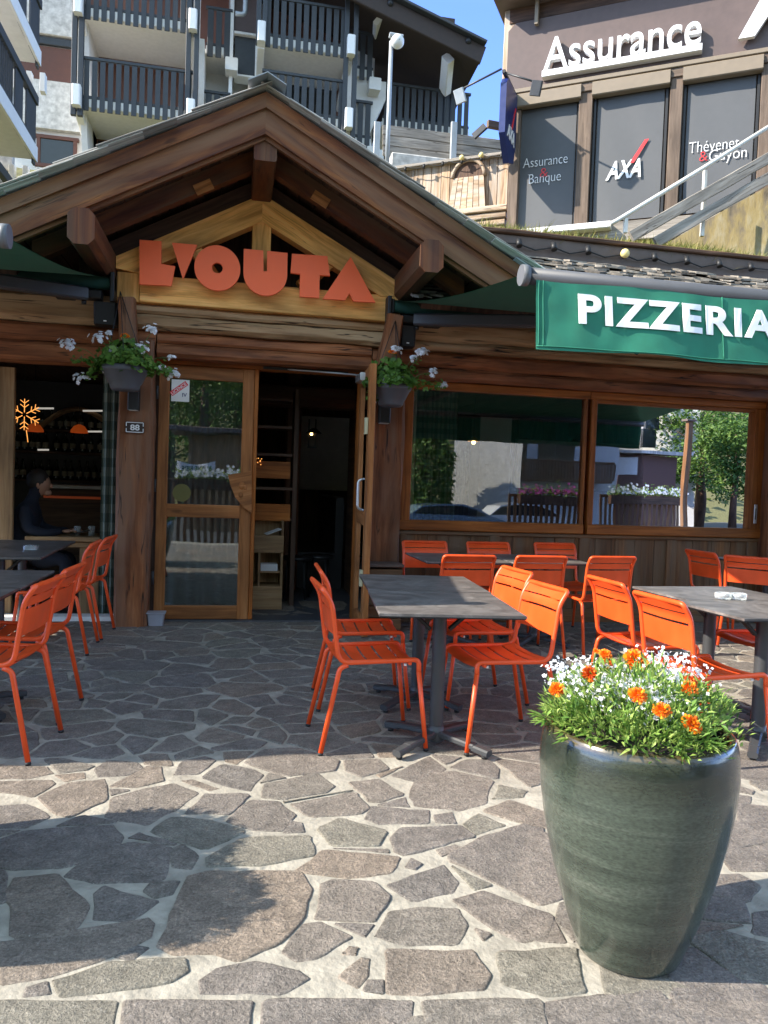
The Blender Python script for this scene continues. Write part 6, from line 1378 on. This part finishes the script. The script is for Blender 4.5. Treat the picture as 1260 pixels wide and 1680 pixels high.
for x,y,lab in ((.75,8.7,'black round bar stool inside the doorway, left one'),(1.02,8.9,'black round bar stool inside the doorway, right one')):
    T=thing('bar_stool',lab,'stool',(x,y,0),'black stools inside the doorway'); b=MB(); b.lathe([(0,.44),(.17,.44),(.18,.455),(.17,.48),(0,.485)],x,y,20); b.build('seat',M['bench'],T)
    for k in range(4): a=.5+k*1.571; b=MB(); b.tube([(x+.13*math.cos(a),y+.13*math.sin(a),.44),(x+.17*math.cos(a),y+.17*math.sin(a),0)],.011,8); b.build('leg',M['black'],T)
T=thing('bench','dark high backed bench inside the doorway','bench',(1.1,9.7,0)); b=MB(); b.box(.82,1.38,9.5,11.4,.0,.45,c=.02,axis=1); b.build('seat',M['bench'],T); b=MB(); b.box(1.28,1.385,9.5,11.4,.45,1.15,c=.02,axis=1); b.build('backrest',M['bench'],T)
# person at the table
T=thing('person','person in a dark navy jumper seated at the dining table looking down at a tablet','person',(-1.98,7.78,0))
def skin_body(name,chain,mat,parent,sub=2):
    """chain: list of (point, radius, parent index)"""
    me=bpy.data.meshes.new(name); org=ROOT[parent.name]
    me.from_pydata([tuple(V(p)-org) for p,_,_ in chain],[(pi,i) for i,(_,_,pi) in enumerate(chain) if pi>=0],[])
    o=bpy.data.objects.new(name,me); sc.collection.objects.link(o)
    md=o.modifiers.new('skin','SKIN'); md.use_smooth_shade=True
    for i,(_,r,_) in enumerate(chain): me.skin_vertices[0].data[i].radius=(r,r) if not isinstance(r,tuple) else r
    me.skin_vertices[0].data[0].use_root=True
    sb=o.modifiers.new('sub','SUBSURF'); sb.levels=sub; sb.render_levels=sub
    bpy.context.view_layer.update(); m2=bpy.data.meshes.new_from_object(o.evaluated_get(bpy.context.evaluated_depsgraph_get()))
    bpy.data.objects.remove(o); m2.materials.clear(); m2.materials.append(mat)
    for p in m2.polygons: p.use_smooth=True
    o=bpy.data.objects.new(name,m2); sc.collection.objects.link(o); o.parent=parent; return o
px_,py_=-1.98,7.78
B=[((px_,py_,.50),.15,-1),((px_+.02,py_,.68),.135,0),((px_+.05,py_,.86),.15,1),((px_+.08,py_,.98),.13,2),((px_+.11,py_,1.07),.055,3),((px_+.135,py_,1.13),.06,4),((px_+.165,py_,1.19),.088,5),((px_+.18,py_,1.26),.085,6),
 ((px_+.08,py_-.17,.97),.068,3),((px_+.13,py_-.24,.80),.055,8),((px_+.28,py_-.20,.765),.042,9),((px_+.40,py_-.10,.78),.032,10),
 ((px_+.08,py_+.17,.97),.068,3),((px_+.13,py_+.24,.80),.055,12),((px_+.28,py_+.18,.765),.042,13),((px_+.42,py_+.08,.78),.032,14),
 ((px_+.18,py_-.10,.50),.095,0),((px_+.44,py_-.11,.52),.075,16),((px_+.46,py_-.11,.25),.055,17),((px_+.46,py_-.11,.05),.042,18),
 ((px_+.18,py_+.10,.50),.095,0),((px_+.44,py_+.11,.52),.075,20),((px_+.46,py_+.11,.25),.055,21),((px_+.46,py_+.11,.05),.042,22)]
body=skin_body('body',B,M['shirt'],T)
H_=MB(); hc=V((px_+.175,py_,1.225))
H_.sphere(hc,.098,20,16,sc3=(1.0,.80,1.18)); H_.sphere(hc+V((.10,0,-.02)),.02,8,6,sc3=(1,.7,1.2)); H_.sphere(hc+V((.07,0,-.085)),.04,10,8,sc3=(1,.9,.8)); H_.sphere(hc+V((.0,-.078,-.01)),.022,8,6,sc3=(.7,.4,1.3)); H_.sphere(hc+V((.0,.078,-.01)),.022,8,6,sc3=(.7,.4,1.3)); H_.tube([hc+V((-.03,0,-.07)),V((px_+.09,py_,1.04))],.052,12)
H_.build('head',M['skin'],body)
H_=MB(); H_.sphere(hc+V((-.018,0,.030)),.104,20,16,sc3=(1.0,.86,1.08)); H_.build('hair',M['hair'],body)
H_=MB()
for sy,ay in ((-1,-.10),(1,.08)):
    w0=V((px_+.40 if sy<0 else px_+.42,py_+ay,.785)); H_.sphere(w0+V((.045,0,-.005)),.036,10,8,sc3=(1.2,1,.5))
    for k in range(4): a=w0+V((.08,(k-1.5)*.018,0)); H_.tube([a,a+V((.03,0,.006)),a+V((.05+.006*(1.5-abs(k-1.5)),0,-.012))],[.009,.008,.006],6)
    H_.tube([w0+V((.03,-sy*.03,0)),w0+V((.06,-sy*.055,.006)),w0+V((.08,-sy*.06,0))],[.011,.009,.007],6)
H_.build('hands',M['skin'],body)
b=MB(); b.prism(V((px_+.48,py_,.752)),V((px_+.66,py_,.80)),.24,.01,(0,0,1),.003); tag(b.build('tablet',M['black_gloss']),'dark tablet held by the seated person over the wooden table','tablet')
C1=thing('wooden_chair','black chair behind the seated person at the dining table','chair',(px_-.05,py_,0)); b=MB(); b.box(px_-.25,px_+.18,py_-.2,py_+.2,.40,.43,c=.006); b.build('seat',M['black'],C1)
b=MB(); b.tube(fillet([V((px_-.2,py_-.19,.42)),V((px_-.30,py_-.19,.88)),V((px_-.30,py_+.19,.88)),V((px_-.2,py_+.19,.42))],.1),.015,8); b.tube([(px_-.28,py_-.17,.72),(px_-.28,py_+.17,.72)],.012,8); b.build('backrest',M['black'],C1)
for dx,dy in ((-.22,-.18),(-.22,.18),(.15,-.18),(.15,.18)): b=MB(); b.tube([(px_+dx,py_+dy,.41),(px_+dx*1.08,py_+dy*1.05,0)],.014,8); b.build('leg',M['black'],C1)

# ================================================================== ACROSS THE STREET (behind the camera, seen in the panes)
def RF(px,py,D): q=P(px,py,14.48+D); return V((q.x,-D,q.z))
SG0=-.8
b=MB()
def vh(u,v):
    x=-110+220*u; y=-40-70*v; return V((x,y,-.8+max(0,(-40-y))*.42+3*noise.noise(V((x*.03,y*.03,0)))*v))
b.grid(vh,40,16); tag(b.build('valley_side',M['hill']),kind='structure')
b=MB(); g3=random.Random(4)
for k in range(9000):
    u,v=g3.random(),g3.random()**1.3; p=vh(u,v); h=g3.uniform(4,9); t=g3.random(); r=h*.22*(1-t)+.15; a=g3.uniform(0,6.28)
    c=p+V((r*math.cos(a),r*math.sin(a),h*t)); leaf(b,c,(math.cos(a),math.sin(a),-.3),(0,0,1),g3.uniform(.8,1.6),g3.uniform(.5,1.0))
tag(b.build('far_wood',M['tree']),'dense dark green wood covering the far valley side across the street','wood',kind='stuff')
def tree(label,x,y,h,r,n,seed,cyl=False):
    g=random.Random(seed); T=thing('tree',label,'tree',(x,y,SG0)); b=MB(); b.tube([V((x,y,SG0)),V((x+.1,y,SG0+h*.4)),V((x,y,SG0+h*.85))],[r*.09+.04,r*.06+.03,.03],8)
    for k in range(6):
        a=k*1.05; z=SG0+h*(.3+.08*k); b.tube([V((x,y,z)),V((x+r*.6*math.cos(a),y+r*.6*math.sin(a),z+h*.15))],[.05,.015],6)
    b.build('trunk',M['wood_intdark'],T); b=MB(); cl=[(g.uniform(-1,1),g.uniform(-1,1),g.uniform(-1,1),g.uniform(.25,.5)) for _ in range(26)]
    for k in range(n):
        if cyl:
            a=g.uniform(0,6.28); t=g.random(); rr=r*math.sqrt(g.uniform(.5,1))*min(1,2.6*(1-t)+.15); c=V((x+rr*math.cos(a),y+rr*math.sin(a),SG0+h*t))
        else:
            q=g.choice(cl); d=V((g.gauss(0,1),g.gauss(0,1),g.gauss(0,1))).normalized()*q[3]*g.uniform(.6,1); m=V(q[:3]); m=m.normalized()*min(1,m.length)*.75
            c=V((x,y,SG0+h*.62))+V(((m.x+d.x)*r,(m.y+d.y)*r,(m.z+d.z)*h*.38))
        leaf(b,c,(g.gauss(0,1),g.gauss(0,1),g.gauss(0,.6)-.2),(g.gauss(0,1),g.gauss(0,1),1),g.uniform(.18,.34),g.uniform(.10,.2))
    b.build('crown',M['tree'],T)
q=RF(706,800,21); tree('clipped dark green column of hedge reflected at the left of the first window',q.x-.3,-21,RF(706,728,21).z+.8+1.2,1.35,5000,1,True)
for i,(px,D,h,r,lab) in enumerate(((1150,30,9,3.2,'bushy green tree reflected in the middle of the second window'),(1205,26,7,2.6,'bushy green tree reflected at the right end of the second window'),(330,30,12,4.2,'tall green tree reflected in the upper glass of the door'),(385,36,13,4.5,'tall green tree reflected at the right edge of the door glass'),(275,34,11,4,'tall green tree reflected at the left edge of the door glass'))):
    q=RF(px,780,D); tree(lab,q.x,-D,h,r,5200,20+i)
# white house with a wooden balcony
HO=thing('town_house','pale rendered town house with dark wooden balcony reflected in the first window','house',tuple(RF(840,850,24)))
a0=RF(732,850,24); a1=RF(812,850,24); a2=RF(985,850,24)
b=MB(); b.poly([V((a0.x,-23.2,SG0)),V((a1.x,-20.6,SG0)),V((a1.x,-20.6,8.5)),V((a0.x,-23.2,8.5))],(.3,-.9,0)); b.build('rendered_wall',M['plaster'],HO)
b=MB(); b.box(a1.x,a2.x+1,-24.6,-24.2,SG0,8.5,c=0); b.build('wall',M['cream'],HO)
zb1=RF(880,785,23).z; zb2=RF(880,757,23).z
b=MB(); b.box(a1.x+.05,a2.x,-24.1,-22.8,zb1-.12,zb1,c=.01); b.build('balcony_floor',M['wood_panel'],HO)
b=MB(); x=a1.x+.1
while x<a2.x: b.box(x,x+.13,-22.85,-22.82,zb1,zb2,c=0,axis=2); x+=.16
b.box(a1.x,a2.x,-22.9,-22.78,zb2,zb2+.1,c=.01); b.build('balcony_railing',M['wood_panel'],HO)
for px in (850,900,930): q=RF(px,745,24); b=MB(); b.box(q.x-.5,q.x+.5,-24.2,-24.14,zb1,zb1+2.0,c=0); b.build('window',M['win_dark'],HO)
b=MB(); b.box(a0.x-1,a2.x+2,-26,-20,8.4,8.7,c=.02); b.build('roof',M['dark_wall'],HO)
HO2=thing('gabled_house','white gabled house with grey shutters reflected in the second window','house',tuple(RF(1050,850,34)))
a=RF(985,850,34); c=RF(1098,850,34); b=MB(); b.poly([V((a.x,-33,SG0)),V((c.x,-31,SG0)),V((c.x,-31,8)),V(((a.x+c.x)/2,-32,11.5)),V((a.x,-33,8))],(0,-6,0)); b.build('wall',M['white_paint'],HO2)
for px,py in ((1068,690),(1062,720),(1030,720)): q=RF(px,py,31.6); b=MB(); b.box(q.x-.5,q.x+.5,q.y-.05,q.y+.3,q.z-.6,q.z+.6,c=0); b.build('window',M['win_dark'],HO2)
CH_=thing('timber_chalet','dark brown timber chalet with a low roof reflected in the second window','chalet',tuple(RF(1060,850,26)))
a=RF(1000,850,26); c=RF(1118,850,26); zr=RF(1060,742,26).z
b=MB(); b.box(a.x+.4,c.x-.4,-30,-26,SG0,zr-.2,c=0); b.build('wall',M['shutter'],CH_); b=MB(); b.prism(V(((a.x+c.x)/2,-31,zr+.1)),V(((a.x+c.x)/2,-25.2,zr-.05)),c.x-a.x,.18,(0,0,1),.02); b.build('roof',M['shingle'],CH_)
q=RF(1025,765,25.9); b=MB(); b.box(q.x-.9,q.x+.8,-25.99,-25.9,q.z-.5,q.z+.5,c=0); b.build('window',M['white_paint'],CH_)
CH3=thing('timber_kiosk','low timber kiosk with dark roof reflected in the door glass','kiosk',tuple(RF(345,800,17)))
a=RF(285,800,17); c=RF(420,800,17); zr=RF(340,703,17).z; zl=RF(340,765,17).z
b=MB(); b.box(a.x+.5,c.x,-19,-17,SG0,zr-.25,c=0); b.build('wall',M['wood_int'],CH3); b=MB(); b.box(a.x-.2,c.x+.4,-19.6,-16.2,zr-.22,zr,c=.03); b.build('roof',M['dark_fascia'],CH3)
BN=thing('cloth_banner','white cloth banner with green capitals reflected in the door glass','banner',tuple(RF(330,765,12)))
a=RF(292,752,12); c=RF(352,766,12); w8=c.x-a.x; h8=.30; zbn=RF(325,769,12).z
b=MB(); b.grid(lambda u,v:(a.x-.05+(w8+.1)*(1-u),-12+.05*math.sin(u*9),zbn+h8*v-.12*math.sin(math.pi*u)),20,3); b.grid(lambda u,v:(a.x-.05+(w8+.1)*u,-12.01+.05*math.sin((1-u)*9),zbn+h8*v-.12*math.sin(math.pi*u)),20,3); cl_=b.build('cloth',M['white_paint'],BN)
text_obj('lettering','ALPINE RIDE',M['green'],cl_,frame((c.x-.05,-11.93,zbn-.04),(-1,0,0),(0,0,1)),.24,.004,.002,width=w8-.15)
# flower box fence near the street
for lab,px0,px1,D,col in (('dark fence with pale blooms reflected low in the second window',985,1120,11,'petal_w'),('dark slatted fence carrying a flower box reflected in the first window',833,952,9,'petal_p'),('long dark planter hedge box reflected in the door glass',268,400,8,'petal_w')):
    FN=thing('planter_fence',lab,'fence',tuple(RF((px0+px1)/2,850,D))); a=RF(px0,820,D); c=RF(px1,820,D); zt9=RF(px1,815 if D!=8 else 788,D).z
    b=MB(); x=a.x
    while x<c.x: b.box(x,x+.10,-D-.02,-D+.02,SG0,zt9,c=.005,axis=2); x+=.19
    b.box(a.x,c.x,-D-.04,-D+.04,zt9-.1,zt9,c=.005); b.build('fence_slats',M['wood_panel'],FN)
    b=MB(); b.box(a.x+.3,c.x-.05,-D+.03,-D+.3,zt9-.32,zt9-.02,c=.01); b.build('flower_box',M['wood_intdark'],FN)
    b=MB(); f2=MB()
    for k in range(900):
        p=V((fr_.uniform(a.x+.3,c.x),-D+.16+fr_.gauss(0,.08),zt9+abs(fr_.gauss(0,.13)))); leaf(b,p,(fr_.gauss(0,1),fr_.gauss(0,1),fr_.gauss(0,1)),(0,0,1),.1,.05)
        if k%5==0: floret(f2,p+V((0,.05,.04)),(0,1,.4),.05)
    b.build('foliage',M['leaf2'],FN); f2.build('blossom',M[col],FN)
# parked cars
def car(label,cx,cy,mat,L=4.4,H=1.48):
    C=thing('parked_car',label,'car',(cx,cy,SG0),'parked cars across the street')
    side=[(-.5,.30),(-.5,.55),(-.485,.86),(-.40,1.0),(-.30,1.36),(-.16,1.47),(.10,1.46),(.24,1.30),(.34,1.02),(.47,.86),(.5,.60),(.5,.30)]
    W=1.75; b=MB(); b.poly([V((cx+u*L,cy-W/2,SG0+z)) for u,z in side],(0,W,0)); body=b.build('body',M[mat],C)
    gw=[(-.39,1.0),(-.29,1.31),(-.16,1.40),(.09,1.39),(.21,1.26),(.31,1.02)]
    b=MB(); b.poly([V((cx+u*L,cy+W/2+.002,SG0+z)) for u,z in gw],(0,.006,0)); b.build('side_window',M['win_dark'],body)
    for u in (-.31,.31):
        b=MB(); b.tube([V((cx+u*L,cy+W/2-.2,SG0+.32)),V((cx+u*L,cy+W/2+.02,SG0+.32))],.32,20); w9=b.build('wheel',M['foot'],C); b=MB(); b.tube([V((cx+u*L,cy+W/2+.021,SG0+.32)),V((cx+u*L,cy+W/2+.03,SG0+.32))],.20,14); b.build('rim',M['alu'],w9)
    return C
q=RF(735,850,15); car('blue grey estate car reflected at the foot of the first window',q.x,-15,'car_blue')
q=RF(835,850,17); car('white hatchback reflected behind the slatted fence in the first window',q.x+.6,-17,'car_white')

q=RF(1125,780,6); T=thing('timber_post','slim brown timber post reflected in the second window before the trees','post',(q.x,-6,SG0)); b=MB(); b.box(q.x-.08,q.x+.08,-6.08,-5.92,SG0,RF(1125,690,6).z,c=.01,axis=2); b.build('shaft',M['wood_panel'],T); b=MB(); b.box(q.x-.16,q.x+.16,-6.15,-5.85,RF(1125,690,6).z,RF(1125,690,6).z+.06,c=.01); b.build('cap',M['dark_fascia'],T)
